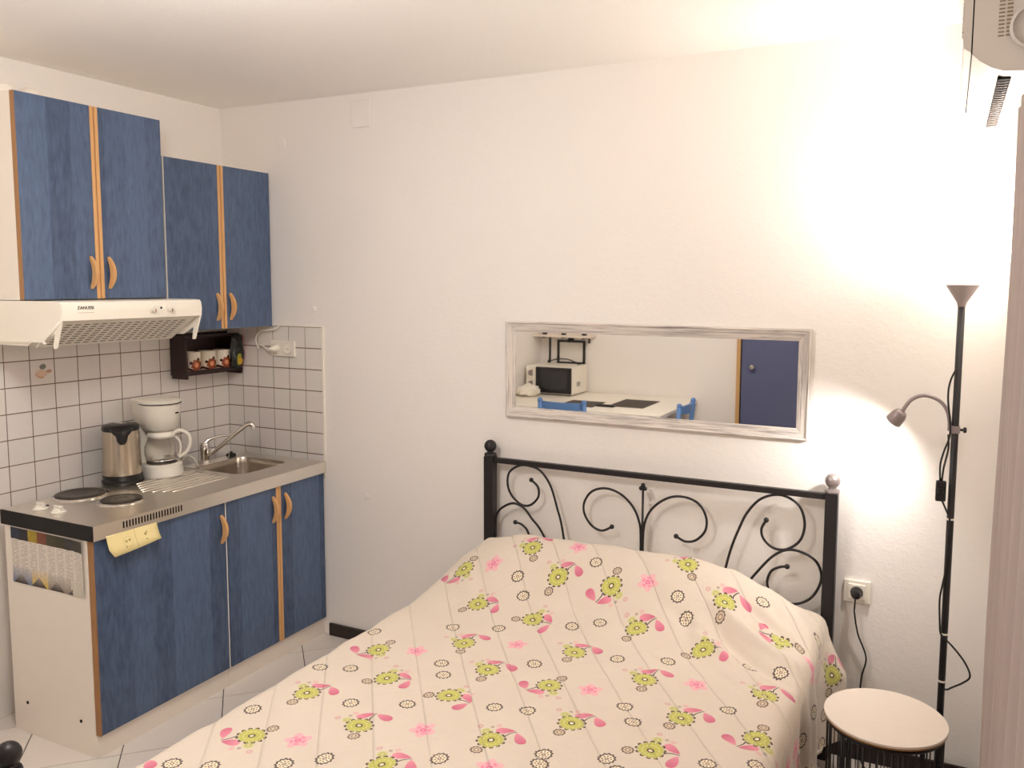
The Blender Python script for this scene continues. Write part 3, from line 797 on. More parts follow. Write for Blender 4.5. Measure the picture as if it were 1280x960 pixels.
SCR = {
 'a': [(1.715,.883),(1.746,.856),(1.746,.814),(1.711,.778),(1.67,.775),(1.626,.807),(1.606,.854),(1.614,.904),(1.657,.936),(1.706,.94),(1.756,.925),(1.801,.869),(1.831,.783),(1.859,.677),(1.90,.39)],
 'b': [(1.642,.697),(1.673,.691),(1.7,.665),(1.705,.62),(1.67,.575),(1.61,.565),(1.56,.60),(1.545,.65),(1.556,.721),(1.587,.756),(1.634,.776),(1.681,.762),(1.719,.721),(1.76,.677),(1.83,.56)],
 'c': [(2.068,.735),(2.027,.714),(1.984,.728),(1.952,.771),(1.95,.818),(1.982,.866),(2.039,.885),(2.101,.87),(2.15,.829),(2.178,.774),(2.187,.694),(2.185,.39)],
 'd': [(2.327,.733),(2.363,.718),(2.404,.729),(2.438,.77),(2.44,.821),(2.411,.868),(2.359,.887),(2.301,.88),(2.243,.841),(2.207,.784),(2.196,.694),(2.197,.39)],
 'e': [(2.659,.839),(2.643,.804),(2.652,.768),(2.688,.74),(2.735,.743),(2.779,.782),(2.792,.842),(2.775,.9),(2.734,.930),(2.688,.935),(2.636,.913),(2.595,.865),(2.567,.806),(2.525,.675),(2.47,.39)],
 'f': [(2.737,.679),(2.708,.672),(2.679,.649),(2.67,.60),(2.70,.555),(2.76,.545),(2.815,.571),(2.847,.621),(2.854,.671),(2.833,.715),(2.786,.739),(2.735,.74),(2.689,.712),(2.643,.658),(2.56,.54)]}
for k, pts in SCR.items():
    s_ = MB().tube(spline([(x, BYH, z) for x, z in pts], 6), .0048, 8).build('scroll', M['blackmetal'], bed, smooth=True)
    MB().ball((pts[0][0], BYH, pts[0][1]), .0095, 12).build('scroll_tip', M['blackmetal'], s_, smooth=True)
MB().cyl((2.192,BYH,.39), (2.193,BYH,.90), .0048, 8).build('centre_rod', M['blackmetal'], bed, smooth=True)
tb = MB()
for dx, dz in ((-.008,.902),(.008,.902),(0,.915)): tb.ball((2.193+dx, BYH, dz), .0085, 10)
tb.build('trefoil_tip', M['blackmetal'], bed, smooth=True)
mt = thing('mattress', 'thick mattress on the black bed under the flowered quilt', 'mattress', (2.2, -1.0, .29))
MB().rbox(BL0+.02, BL1-.02, -2.03, -.085, .29, .498, .04).build('ticking', M['mattress'], mt, auto=True)

# ------------------------------------------------------------------ quilt
QX0, QX1, QYB, QYF = 1.492, 2.888, -.085, -2.045
HXP = [(1.48,.2),(1.53,.42),(1.57,.58),(1.62,.78),(1.75,.96),(1.95,1.0),(2.43,1.03),(2.577,.92),(2.69,.66),(2.80,.34),(2.855,.12),(2.9,.03)]
def interp(P, x):
    if x <= P[0][0]: return P[0][1]
    for (a, va), (b_, vb_) in zip(P, P[1:]):
        if x <= b_:
            t = (x-a)/(b_-a); t = t*t*(3-2*t)*.5+t*.5; return va+(vb_-va)*t
    return P[-1][1]
def QH(x, y):
    g = math.exp(-((y+.23)/(.12 if y > -.23 else .24))**2)
    return .532+.178*interp(HXP, x)*g
def fold(x, y, ax, ay, bx, by, wd, amp):
    dx, dy = bx-ax, by-ay; L = math.hypot(dx, dy); t = ((x-ax)*dx+(y-ay)*dy)/(L*L)
    e = ((x-ax)*dy-(y-ay)*dx)/L
    m_ = max(0, min(1, t*4))*max(0, min(1, (1-t)*4))
    return amp*math.exp(-(e/wd)**2)*m_
FOLDS = [(2.52,-.38,2.93,-.60,.024,.024),(2.55,-.45,2.90,-.70,.020,-.022),(2.48,-.46,2.80,-.72,.018,.012),(2.62,-.34,2.95,-.46,.02,-.02),(2.40,-.44,2.70,-.58,.014,-.009),(2.60,-.62,2.88,-.86,.02,.009),
         (1.75,-.48,2.45,-.53,.035,-.008),(1.7,-.36,2.3,-.40,.03,.005),(2.7,-.2,2.92,-.36,.03,.014),(2.72,-.28,2.93,-.46,.018,-.012),(1.55,-.3,1.75,-.6,.03,.006),(2.3,-.5,2.62,-.9,.03,.007),(2.45,-.42,2.6,-.7,.02,-.009)]
QS = []; s = -.30
sx_list = []
while s < (QX1-QX0)+.36: sx_list.append(s); s += .0098
rows = 200
W_ = QX1-QX0; R_ = .055
qv = []; suv = []
for j in range(rows+1):
    y = QYB+(QYF-QYB)*j/rows
    for s in sx_list:
        if s < 0 or s > W_:
            left = s < 0; dpt = -s if left else s-W_
            xe = QX0 if left else QX1
            z0 = QH(xe, y)-R_
            sg = -1 if left else 1
            fl = .010*math.sin(y*23+1.2*math.sin(y*7))*min(1, dpt/.15)+.02*dpt
            if not left: fl += .055*math.exp(-((y+.13)/.09)**2)*min(1, dpt/.12)+.006*math.sin(y*41)*min(1,dpt/.1)
            x = xe+sg*fl; z = z0-dpt
            z = max(z, .16+.02*math.sin(y*9))
            wr = noise.noise(Vector((x*6, y*10, z*6)))*.006
            qv.append((x+wr, y, z))
        else:
            x = QX0+s; dd = min(s, W_-s); z = QH(x, y)
            if dd < R_: z -= R_-math.sqrt(max(0, R_*R_-(R_-dd)**2))
            ef = min(1, dd/.04)
            for f in FOLDS: z += fold(x, y, *f)*ef
            z += .004*noise.noise(Vector((x*7, y*7, 3)))+.0022*noise.noise(Vector((x*22, y*22, 9)))
            # puffs between the diagonal stitch lines
            c = (x*.79+y*.612)/.135; c2 = (x*.70-y*.714)/.27
            z += .005*abs(math.sin(PI*c))**.6+.0008*abs(math.sin(PI*c2))**.6
            qv.append((x, y, z))
        suv.append((QX0+s, y))
nc = len(sx_list)
qf = [(j*nc+i, j*nc+i+1, (j+1)*nc+i+1, (j+1)*nc+i) for j in range(rows) for i in range(nc-1)]
# end drape at the foot
MOTIFS = [(2.003,-0.411,1,0.034,0), (2.206,-0.411,1,0.034,190), (1.773,-0.583,1,0.034,-30), (1.997,-0.602,1,0.034,-60), (1.621,-0.425,1,0.034,180), (1.85,-0.307,1,0.034,40), (2.214,-0.746,1,0.034,10), (2.349,-0.55,1,0.034,-5), (2.596,-0.39,1,0.034,10), (2.438,-0.275,1,0.034,40), (2.79,-0.43,1,0.034,130), (2.578,-0.586,1,0.034,-40), (2.8,-0.759,1,0.034,15), (2.623,-0.977,1,0.034,-5), (2.825,-0.989,1,0.034,185), (2.599,-1.158,1,0.034,-50), (2.468,-0.817,1,0.034,20), (1.672,-1.549,1,0.034,170), (1.646,-1.316,1,0.034,10), (1.884,-1.388,1,0.034,35), (1.792,-1.142,1,0.034,-35), (1.65,-0.993,1,0.034,185), (2.009,-1.151,1,0.034,-60), (1.869,-0.837,1,0.034,30), (2.044,-1.507,1,0.034,-10), (2.03,-0.967,1,0.034,20), (2.224,-1.295,1,0.034,0), (2.997,-0.194,1,0.034,80), (1.571,-1.173,2,0.022,26), (1.662,-1.145,2,0.022,43), (1.577,-1.45,2,0.022,60), (1.79,-1.304,2,0.022,77), (1.934,-1.243,2,0.022,4), (1.904,-1.546,2,0.022,21), (2.153,-1.423,2,0.022,38), (1.597,-1.728,2,0.022,55), (1.683,-1.693,2,0.022,72), (1.557,-0.89,2,0.022,89), (1.884,-0.993,2,0.022,16), (1.928,-1.052,2,0.022,33), (1.77,-0.745,2,0.022,50), (1.85,-0.429,2,0.022,67), (1.906,-0.495,2,0.022,84), (2.116,-0.331,2,0.022,11), (2.141,-0.599,2,0.022,28), (2.223,-0.556,2,0.022,45), (1.919,-0.697,2,0.022,62), (1.773,-0.75,2,0.022,79), (2.136,-0.869,2,0.022,6), (2.352,-0.735,2,0.022,23), (2.442,-0.408,2,0.022,40), (2.49,-0.469,2,0.022,57), (2.496,-0.683,2,0.022,74), (2.728,-0.612,2,0.022,1), (2.705,-0.315,2,0.022,18), (2.726,-0.882,2,0.022,35), (2.742,-1.158,2,0.022,52), (2.816,-0.599,2,0.022,69), (2.887,-0.281,2,0.022,86), (1.767,-0.953,3,0.03,29), (1.793,-1.515,3,0.03,60), (2.044,-1.331,3,0.03,1), (1.732,-0.397,3,0.03,32), (2.022,-0.269,3,0.03,63), (2.327,-0.377,3,0.03,4), (2.029,-0.777,3,0.03,35), (2.61,-0.78,3,0.03,66), (2.888,-0.443,3,0.03,7), (3.049,-1.12,1,0.034,330), (1.238,-0.415,2,0.022,282), (2.494,-1.748,2,0.022,267), (1.994,-2.011,1,0.034,101), (2.975,-1.851,2,0.022,253), (3.026,-0.717,1,0.034,163), (3.2,-0.738,2,0.022,357), (2.644,-1.63,2,0.022,145), (1.462,-1.105,3,0.03,45), (1.902,-1.911,2,0.022,10), (1.301,-0.848,1,0.034,213), (2.653,-1.398,2,0.022,258), (1.685,-1.97,1,0.034,59), (1.429,-1.001,2,0.022,208), (3.178,-1.381,2,0.022,70), (3.011,-1.307,3,0.03,266), (2.692,-1.997,1,0.034,366), (1.255,-1.324,3,0.03,152), (2.401,-1.419,2,0.022,94), (1.834,-1.608,2,0.022,122), (1.416,-1.415,2,0.022,345), (2.884,-1.189,2,0.022,40), (2.274,-1.67,2,0.022,142), (2.829,-1.37,2,0.022,215), (1.525,-2.031,3,0.03,286), (3.118,-0.241,2,0.022,16), (2.837,-1.953,2,0.022,220), (2.369,-2.014,1,0.034,107), (2.221,-1.576,1,0.034,288), (1.312,-1.513,2,0.022,316), (1.349,-0.149,1,0.034,283), (1.356,-1.292,3,0.03,300), (2.072,-1.792,1,0.034,214), (2.489,-1.956,3,0.03,27), (1.248,-1.616,2,0.022,355), (1.456,-0.7,3,0.03,341), (1.263,-1.817,3,0.03,356), (3.123,-0.917,1,0.034,38), (1.426,-0.587,1,0.034,301), (3.087,-0.388,2,0.022,343), (2.996,-1.444,2,0.022,245), (2.825,-1.651,2,0.022,122), (2.998,-0.535,2,0.022,95), (3.017,-1.545,1,0.034,180), (1.449,-1.527,2,0.022,18), (1.438,-0.319,2,0.022,49), (2.731,-1.467,2,0.022,54), (1.459,-0.232,2,0.022,169), (1.427,-1.688,3,0.03,183), (2.962,-1.958,2,0.022,126), (2.556,-1.281,2,0.022,303), (3.116,-1.297,2,0.022,324), (1.286,-1.069,3,0.03,57), (2.212,-2.003,2,0.022,165), (1.374,-0.412,1,0.034,60), (1.431,-1.957,1,0.034,122), (1.326,-1.195,1,0.034,323), (2.451,-1.837,1,0.034,29), (3.098,-1.974,2,0.022,310), (2.974,-0.348,3,0.03,238), (3.011,-0.618,2,0.022,189), (1.374,-0.781,2,0.022,352), (1.31,-1.744,2,0.022,299), (3.189,-1.823,2,0.022,106), (2.868,-1.822,1,0.034,71), (1.95,-1.669,3,0.03,247), (3.213,-0.255,2,0.022,9), (1.582,-1.854,2,0.022,150), (2.222,-1.921,3,0.03,20), (3.171,-0.139,2,0.022,82), (1.216,-0.132,3,0.03,181), (3.176,-0.516,1,0.034,270), (1.271,-1.968,2,0.022,288), (1.708,-1.777,3,0.03,260), (3.136,-1.739,2,0.022,71), (3.105,-1.424,3,0.03,284), (2.613,-1.817,1,0.034,343), (1.341,-0.981,3,0.03,53), (3.152,-1.161,3,0.03,171), (3.207,-1.94,3,0.03,217), (2.384,-1.756,2,0.022,0), (1.78,-1.983,2,0.022,273), (2.321,-1.812,2,0.022,306), (2.982,-1.204,2,0.022,195), (1.344,-2.022,3,0.03,216), (2.986,-1.648,3,0.03,45), (2.379,-1.333,2,0.022,161), (2.345,-1.564,2,0.022,110), (2.733,-1.817,3,0.03,173), (2.946,-1.76,2,0.022,55), (1.912,-1.756,2,0.022,244), (3.065,-1.219,2,0.022,216), (2.954,-1.04,3,0.03,140), (2.55,-1.561,2,0.022,177), (2.497,-1.63,2,0.022,258), (2.821,-1.286,3,0.03,341), (1.457,-0.886,2,0.022,281), (1.777,-1.874,3,0.03,124), (2.849,-1.574,2,0.022,142), (2.117,-1.644,2,0.022,340), (2.91,-1.312,2,0.022,356), (1.233,-1.896,2,0.022,95), (3.149,-1.05,2,0.022,51), (2.096,-1.934,3,0.03,271), (1.213,-1.695,2,0.022,320), (1.215,-1.187,3,0.03,306), (1.301,-0.507,2,0.022,150), (1.235,-0.982,2,0.022,72), (3.168,-1.522,2,0.022,186), (2.604,-1.482,2,0.022,116), (3.161,-2.037,2,0.022,319), (1.366,-0.281,2,0.022,303), (2.646,-1.294,2,0.022,175), (1.994,-1.88,2,0.022,250), (2.436,-1.536,3,0.03,152), (1.873,-2.035,3,0.03,18), (2.167,-1.813,3,0.03,346), (2.66,-1.728,3,0.03,123), (3.024,-0.826,2,0.022,97), (2.472,-1.346,2,0.022,348), (2.844,-2.035,2,0.022,170), (2.819,-1.451,2,0.022,271), (3.218,-1.641,3,0.03,213), (1.462,-0.781,2,0.022,145), (1.836,-1.692,2,0.022,76), (3.079,-1.648,2,0.022,116), (2.306,-1.915,2,0.022,119), (2.28,-1.403,3,0.03,185), (1.438,-1.279,2,0.022,285), (1.226,-1.515,2,0.022,210), (3.027,-0.948,2,0.022,101), (2.751,-1.567,1,0.034,281), (3.075,-1.855,2,0.022,257), (1.499,-1.803,1,0.034,20), (1.799,-1.764,2,0.022,169), (3.004,-0.453,2,0.022,112), (3.127,-0.683,2,0.022,279), (2.849,-1.112,2,0.022,281), (1.291,-1.415,2,0.022,168), (1.364,-1.092,3,0.03,332), (2.092,-2.037,3,0.03,70), (1.389,-1.764,2,0.022,68), (1.219,-0.569,2,0.022,185), (2.809,-1.73,2,0.022,76), (2.949,-0.79,3,0.03,212), (1.267,-0.275,3,0.03,145), (2.948,-0.891,3,0.03,46), (3.192,-1.259,3,0.03,48), (2.734,-1.273,2,0.022,202), (3.204,-0.349,2,0.022,337), (2.231,-1.747,2,0.022,4), (1.382,-1.844,2,0.022,207), (2.563,-1.905,3,0.03,150), (1.213,-0.805,2,0.022,180), (2.029,-1.691,2,0.022,341), (1.464,-0.46,2,0.022,80), (1.589,-1.949,2,0.022,70), (2.905,-1.662,2,0.022,157), (2.562,-1.368,2,0.022,192), (1.325,-1.652,2,0.022,41), (1.247,-0.684,1,0.034,28), (1.392,-1.606,2,0.022,354), (1.218,-2.028,2,0.022,235), (3.126,-0.597,2,0.022,319), (2.911,-1.444,3,0.03,47), (2.503,-1.451,1,0.034,160), (2.301,-1.491,3,0.03,332), (2.728,-1.897,2,0.022,180), (2.234,-0.973,1,0.034,175), (2.374,-1.131,1,0.034,0), (2.155,-1.152,2,0.022,10), (2.241,-1.124,2,0.022,40), (2.468,-0.985,2,0.022,70), (2.516,-1.055,2,0.022,25), (2.369,-1.29,2,0.022,55), (2.516,-1.243,2,0.022,5), (2.35,-0.946,3,0.03,40)]  #MOTIFS_HERE
def quilt_mat():
    m = NT('flowered_quilt_print', .75); m.b.inputs['Sheen Weight'].default_value = .15
    uv = m.node('ShaderNodeUVMap', uv_map='motif'); u, v, _ = m.xyz(uv.outputs[0])
    uv2 = m.node('ShaderNodeUVMap', uv_map='sheet'); su, sv, _ = m.xyz(uv2.outputs[0])
    at = m.node('ShaderNodeAttribute', attribute_name='kind'); kind = X(m.nt, at.outputs['Fac'])
    nz = m.noise(uv2.outputs[0], 260, 3); nb = m.noise(uv2.outputs[0], 6, 3)
    col = m.mix(nb, lin((216, 203, 187)), lin((223, 211, 196)))
    rr = (u.sq()+v.sq()).sqrt(); th = v.atan2(u)
    k1 = kind.near(1, .3); k2 = kind.near(2, .3); k3 = kind.near(3, .3)
    GREEN, DK, PINK, PINK2, CRM = lin((200, 198, 104)), lin((70, 50, 44)), lin((228, 146, 164)), lin((206, 100, 130)), lin((246, 234, 204))
    aa = .07
    # ---- kind 1: green flower with two pink petals
    def drop(cx, cy, ang, L, W):
        c_, s_ = math.cos(ang), math.sin(ang)
        a = ((u-cx)*c_+(v-cy)*s_)/L; b_ = ((v-cy)*c_-(u-cx)*s_)/W
        # teardrop: width grows with a in 0..1
        wd = (a._m('MAXIMUM', 0.001))*((1.0-a)._m('MAXIMUM', 0.0)).sqrt()*2.7
        return (b_.abs()-wd*.8), a
    e, a = drop(1.12, 1.8, math.radians(-160), 1.5, .42)
    pet = e.soft(0, .15)*k1*a.gt(0)*a.lt(1.0)
    col = m.mix(pet, col, m.mix(a, PINK2, PINK))
    e, a = drop(1.35, 1.55, math.radians(-48), 1.55, .47)
    pet = e.soft(0, .15)*k1*a.gt(0)*a.lt(1.0)
    col = m.mix(pet, col, m.mix(a, PINK, PINK2))
    sx_ = u-.72-(v-.7).sq()*.55
    col = m.mix((sx_.abs()).soft(.035, .05)*v.gt(.7)*v.lt(1.72)*k1, col, DK)
    # pale bud and pink dots
    def disc(cx, cy, r, c, kk, f=1.0, ring=None):
        nonlocal col
        d_ = ((u-cx).sq()+(v-cy).sq()).sqrt()
        if ring: col = m.mix((d_-r).abs().soft(ring, .05)*kk*f, col, c)
        else: col = m.mix(d_.soft(r, aa)*kk*f, col, c)
    disc(-.95, .95, .38, lin((206, 204, 130)), k1, .75); disc(-.95, .95, .2, lin((180, 178, 90)), k1, .7, .05)
    disc(-.35, 1.95, .2, PINK, k1, .4); disc(-1.7, 1.4, .16, PINK2, k1, .4, .06); disc(-.75, 1.6, .12, lin((120,90,84)), k1, .5)
    # small grey ring below
    d_ = ((u+.3).sq()+(v+1.65).sq()).sqrt(); t2 = (v+1.65).atan2(u+.3)
    sc2 = d_/((t2*10).cos()*.08+1.0)
    col = m.mix(sc2.soft(.44, .06)*k1, col, lin((112, 92, 78))); col = m.mix(d_.soft(.30, .06)*k1, col, lin((224, 206, 180))); col = m.mix((d_-.18).abs().soft(.03, .05)*k1, col, lin((150, 128, 110)))
    # flower head: dark scallop dots, green disc, rings
    sc1 = rr/((th*12).cos()*.075+1.0)
    dots = (rr-1.02)/((th*6).sin().sq()*.11+.02)
    col = m.mix(sc1.soft(1.06, .05)*((th*6).cos().sq().gt(.3))*k1, col, DK)
    col = m.mix(sc1.soft(.92, .05)*k1, col, m.mix(nz, lin((186, 184, 84)), GREEN))
    col = m.mix((rr-(.62+0.0)).abs().soft(.05, .05)*((th*6).cos().abs().gt(.5))*k1*.5, col, lin((232, 226, 150)))
    col = m.mix((rr-.2).abs().soft(.05, .05)*k1, col, DK); col = m.mix(rr.soft(.13, .05)*k1, col, CRM)
    # ---- kind 2: grey-brown rosette
    s3 = rr/((th*12).cos()*.08+1.0)
    col = m.mix(s3.soft(1.0, .06)*k2, col, lin((92, 74, 68))); col = m.mix(s3.soft(.74, .06)*k2, col, CRM)
    col = m.mix((rr-.5).abs().soft(.08, .08)*((th*8).cos().gt(-.2))*k2, col, lin((150, 126, 116))); col = m.mix((rr-.18).abs().soft(.05, .06)*k2, col, lin((140, 110, 104)))
    # ---- kind 3: pale pink rose
    s4 = rr/((th*5+.5).cos()*.2+1.0)
    col = m.mix(s4.soft(.95, .12)*k3*.6, col, lin((244, 158, 184))); col = m.mix((rr-.55).abs().soft(.07, .08)*((th*5).sin().gt(-.3))*k3*.7, col, lin((232, 110, 152))); col = m.mix((rr-.2).abs().soft(.06, .08)*k3*.8, col, lin((226, 96, 146)))
    m.base(col)
    # stitch lines and fine crinkles
    c = ((su*.79+sv*.612)/.135+.5).frac(); l1 = (c-.5).abs().soft(.006, .018)
    c = ((su*.70-sv*.714)/.27+.5).frac(); l2 = (c-.5).abs().soft(.006, .015)*.35
    mp = m.noise(uv2.outputs[0], 16, 4, .6, (1.0, 2.2, 1.0), 1.2)*.7+m.noise(uv2.outputs[0], 42, 3, .6, (1.0, 1.8, 1.0), 1.0)*.3
    h = mp*.5+nz*.04-l1*.6-l2*.35
    m.bump(h, .62, .008)
    return m.m
ql = thing('quilt', 'cream quilt with green flowers and pink petals spread over the bed', 'quilt', (2.2, -1.0, .5))
QMAT = quilt_mat()
qo = MB().add(qv, qf).build('cover', QMAT, ql, smooth=True)
me = qo.data
um = me.uv_layers.new(name='motif'); us = me.uv_layers.new(name='sheet')
ka = me.attributes.new('kind', 'FLOAT', 'FACE')
cell = {}
for q in MOTIFS: cell.setdefault((int(q[0]//.25), int(q[1]//.25)), []).append(q)
for p in me.polygons:
    cs = [suv[i] for i in p.vertices]
    mx = sum(c[0] for c in cs)/len(cs); my = sum(c[1] for c in cs)/len(cs)
    best = None; bd = 1e9; ci, cj = int(mx//.25), int(my//.25)
    for a in (-1,0,1):
        for b_ in (-1,0,1):
            for q in cell.get((ci+a, cj+b_), ()):
                sz_ = q[3]*(2.2 if q[2] == 1 else 1.25)
                dd = math.hypot(mx-q[0], my-q[1])/sz_
                if q[2] == 1:
                    pa = math.radians(q[4]-40); px, py = q[0]-math.sin(pa)*q[3]*.6, q[1]+math.cos(pa)*q[3]*.6
                    dd = math.hypot(mx-px, my-py)/sz_
                if dd < bd: bd = dd; best = q
    if best is None or bd > 1.6:
        for li, c in zip(p.loop_indices, cs): um.data[li].uv = (50, 50); us.data[li].uv = c
        ka.data[p.index].value = 0
    else:
        a = math.radians(best[4]); ca, sa = math.cos(a), math.sin(a)
        for li, c in zip(p.loop_indices, cs):
            dx, dy = c[0]-best[0], c[1]-best[1]
            um.data[li].uv = ((dx*ca+dy*sa)/best[3], (-dx*sa+dy*ca)/best[3]); us.data[li].uv = c
        ka.data[p.index].value = best[2]
md = qo.modifiers.new('thick', 'SOLIDIFY'); md.thickness = .014; md.offset = -1
# ------------------------------------------------------------------ side table
SX, SY, SR = 3.102, -.552, .166
stl = thing('side_table', 'small round side table with pale wood top and black wire cage', 'side table', (SX, SY, 0))
tt_ = MB().lathe([(SR-.001,0),(SR,.001),(SR,.006),(SR-.001,.007),(.001,.007)], (SX,SY,.444), 56).build('table_top', M['tabletop'], stl, auto=True)
MB().lathe([(SR-.0015,0),(SR-.0005,.001),(SR-.0005,.005)], (SX,SY,.439), 56).build('edge_band', M['brownz'], tt_, auto=True)
def ring(z, r, t, name, h=None):
    if h: MB().lathe([(r,0),(r,h),(r-.004,h),(r-.004,0)], (SX,SY,z), 48, cap=False).build(name, M['blackmetal'], stl)
    else: MB().tube([(SX+r*math.cos(2*PI*i/48), SY+r*math.sin(2*PI*i/48), z) for i in range(48)], t, 6, True).build(name, M['blackmetal'], stl, smooth=True)
ring(.430, SR-.010, .005, 'upper_hoop'); ring(.008, SR-.012, .006, 'lower_hoop')
nw = 58
for i in range(nw):
    a = 2*PI*(i+random.uniform(-.3,.3))/nw; a2 = a+random.uniform(-.05,.05); r = SR-.010; r2_ = SR-.013
    MB().cyl((SX+r*math.cos(a), SY+r*math.sin(a), .432), (SX+r2_*math.cos(a2), SY+r2_*math.sin(a2), .008), random.choice((.0013,.0016,.002)), 5).build('wire', M['blackmetal'], stl, smooth=True)
for i in range(4):
    a = PI/4+PI/2*i
    MB().cyl((SX+(SR-.02)*math.cos(a), SY+(SR-.02)*math.sin(a), .437), (SX+(SR-.02)*math.cos(a), SY+(SR-.02)*math.sin(a), 0), .006, 8).build('leg', M['blackmetal'], stl, smooth=True)

# ------------------------------------------------------------------ floor lamp
LX, LY = 3.248, -.2
fl_ = thing('floor_lamp', 'black floor lamp with glowing uplight bowl and bent reading arm', 'floor lamp', (LX, LY, 0))
MB().lathe([(.125,0),(.126,.006),(.12,.016),(.06,.026),(.016,.034),(.012,.045)], (LX,LY,0), 40).build('base', M['blackmetal'], fl_, auto=True)
pole = MB().lathe([(.0105,.03),(.0105,1.63)], (LX,LY,0), 16).build('pole', M['blackmetal'], fl_, smooth=True)
for z in (.955, .585, .43): MB().lathe([(.0112,0),(.0112,.006)], (LX,LY,z), 16).build('joint_ring', M['plastic'], pole)
MB().lathe([(.0115,1.618),(.014,1.63),(.047,1.683),(.046,1.685),(.001,1.684)], (LX,LY,0), 32).build('funnel', M['lampgrey'], fl_, auto=True)
sh = NT('glowing_glass_shade', .4); sh.base(lin((250,244,232))); sh.b.inputs['Emission Color'].default_value = (1,.93,.82,1); sh.b.inputs['Emission Strength'].default_value = 3.0
bowl = MB().lathe([(.044,1.686),(.07,1.694),(.1,1.715),(.12,1.745),(.13,1.785),(.126,1.785),(.115,1.747),(.096,1.72),(.068,1.70),(.04,1.692)], (LX,LY,0), 40, cap=False).build('uplight_bowl', sh.m, fl_, smooth=True)
bl = NT('lamp_bulb', .3); bl.base((1,1,1)); bl.b.inputs['Emission Color'].default_value = (1,.9,.76,1); bl.b.inputs['Emission Strength'].default_value = 40
MB().ball((LX,LY,1.735), .03, 16, 1.2).build('bulb', bl.m, bowl, smooth=True)
L = bpy.data.lights.new('uplight', 'POINT'); L.energy = TORCH_W; L.color = LAMP_COL; L.shadow_soft_size = .10
lo_ = bpy.data.objects.new('uplight', L); COL.objects.link(lo_); lo_.parent = fl_; lo_.location = (0, 0, 1.80)
# reading arm
cl = MB().rbox(LX-.016, LX+.014, LY-.012, LY+.012, 1.228, 1.252, .004).build('clamp', M['lampgrey'], fl_)
MB().cyl((LX+.014, LY, 1.24), (LX+.026, LY, 1.24), .004, 10).lathe([(.006,0),(.009,.002),(.009,.008),(.006,.01)], (LX+.022, LY, 1.24), 12, (1,0,0)).build('clamp_screw', M['blackmetal'], cl, auto=True)
MB().tube(spline([(LX-.016,LY,1.235),(LX-.017,LY,1.265),(LX-.026,LY,1.30),(LX-.05,LY,1.328),(LX-.09,LY,1.34),(LX-.125,LY,1.326),(LX-.145,LY,1.298),(LX-.151,LY,1.282)]), .006, 10).build('gooseneck', M['lampgrey'], fl_, smooth=True)
hp0 = Vector((LX-.150, LY, 1.286)); hd_ = Vector((-.58, .30, -.76)).normalized()
head = MB().lathe([(.009,0),(.018,.006),(.023,.018),(.026,.046),(.024,.047),(.02,.02),(.002,.012)], hp0, 24, hd_).build('spot_head', M['lampgrey'], fl_, auto=True)
MB().lathe([(.019,.02),(.019,.036),(.001,.036)], hp0, 18, hd_).build('spot_bulb', bl.m, head)
Ls = bpy.data.lights.new('reading_spot', 'SPOT'); Ls.energy = READ_W*4; Ls.color = LAMP_COL; Ls.spot_size = math.radians(150); Ls.spot_blend = 1.0; Ls.shadow_soft_size = .018
ls = bpy.data.objects.new('reading_spot', Ls); COL.objects.link(ls); ls.parent = fl_
ls.location = hp0+hd_*.05-Vector((LX,LY,0)); ls.rotation_euler = hd_.to_track_quat('-Z', 'Y').to_euler()
# cords and inline switch
def cord(pts, r=.003): return MB().tube(spline(pts, 6), r, 7).build('cord', M['black'], fl_, smooth=True)
yc_ = LY-.013
cord([(LX-.005,yc_,1.43),(LX-.02,yc_-.004,1.39),(LX-.024,yc_-.004,1.34),(LX-.016,yc_-.004,1.27),(LX-.014,yc_,1.22),(LX-.028,yc_,1.17),(LX-.036,yc_-.003,1.13),(LX-.034,yc_-.003,1.08)])
cord([(LX-.018,yc_,1.225),(LX-.016,yc_,1.18),(LX-.026,yc_,1.12),(LX-.029,yc_-.003,1.08)])
sw = MB().rbox(LX-.046, LX-.016, yc_-.014, yc_+.006, 1.015, 1.08, .006).build('inline_switch', M['blackmetal'], fl_)
MB().rbox(LX-.04, LX-.022, yc_-.02, yc_-.013, 1.04, 1.06, .003).build('rocker', M['black'], sw)
cord([(LX-.026,yc_,1.016),(LX-.012,yc_,.985),(LX-.002,yc_,.958),(LX-.004,yc_,.90),(LX-.006,yc_,.80),(LX-.012,yc_,.75),(LX-.018,yc_-.004,.70),(LX-.014,yc_,.62),(LX-.01,yc_,.59),(LX+.004,yc_,.575),(LX+.03,yc_,.55),(LX+.062,yc_,.51),(LX+.078,yc_,.47),(LX+.06,yc_,.445),(LX+.02,yc_,.415),(LX+.004,yc_,.39),(LX+.012,yc_,.2),(LX+.014,yc_,.06)])
cord([(2.97,-.052,.605),(2.968,-.05,.57),(2.967,-.03,.54),(2.98,-.02,.465),(3.01,-.02,.385),(2.998,-.02,.31),(2.995,-.02,.22),(3.0,-.03,.08),(3.02,-.06,.008),(3.1,-.12,.006),(3.15,-.19,.02)])
MB().lathe([(.017,0),(.018,.02),(.014,.032),(.006,.036)], (2.97,-.018,.612), 18, (0,-1,0)).build('plug', M['black'], fl_, auto=True)
wsock = thing('wall_socket', 'white single power socket on the bed wall with a black plug in it', 'socket', (2.97, 0, .612))
MB().rbox(2.926, 3.014, -.012, 0, .573, .653, .003).build('plate', M['plastic'], wsock)
MB().rbox(2.942, 2.998, -.0165, -.011, .586, .640, .002).build('insert', M['plastic'], wsock)
MB().lathe([(.021,0),(.021,.0015),(.019,.0018),(.018,.0002)], (2.97,-.0165,.612), 24, (0,-1,0), cap=False).build('socket_ring', M['black'], wsock, smooth=True)

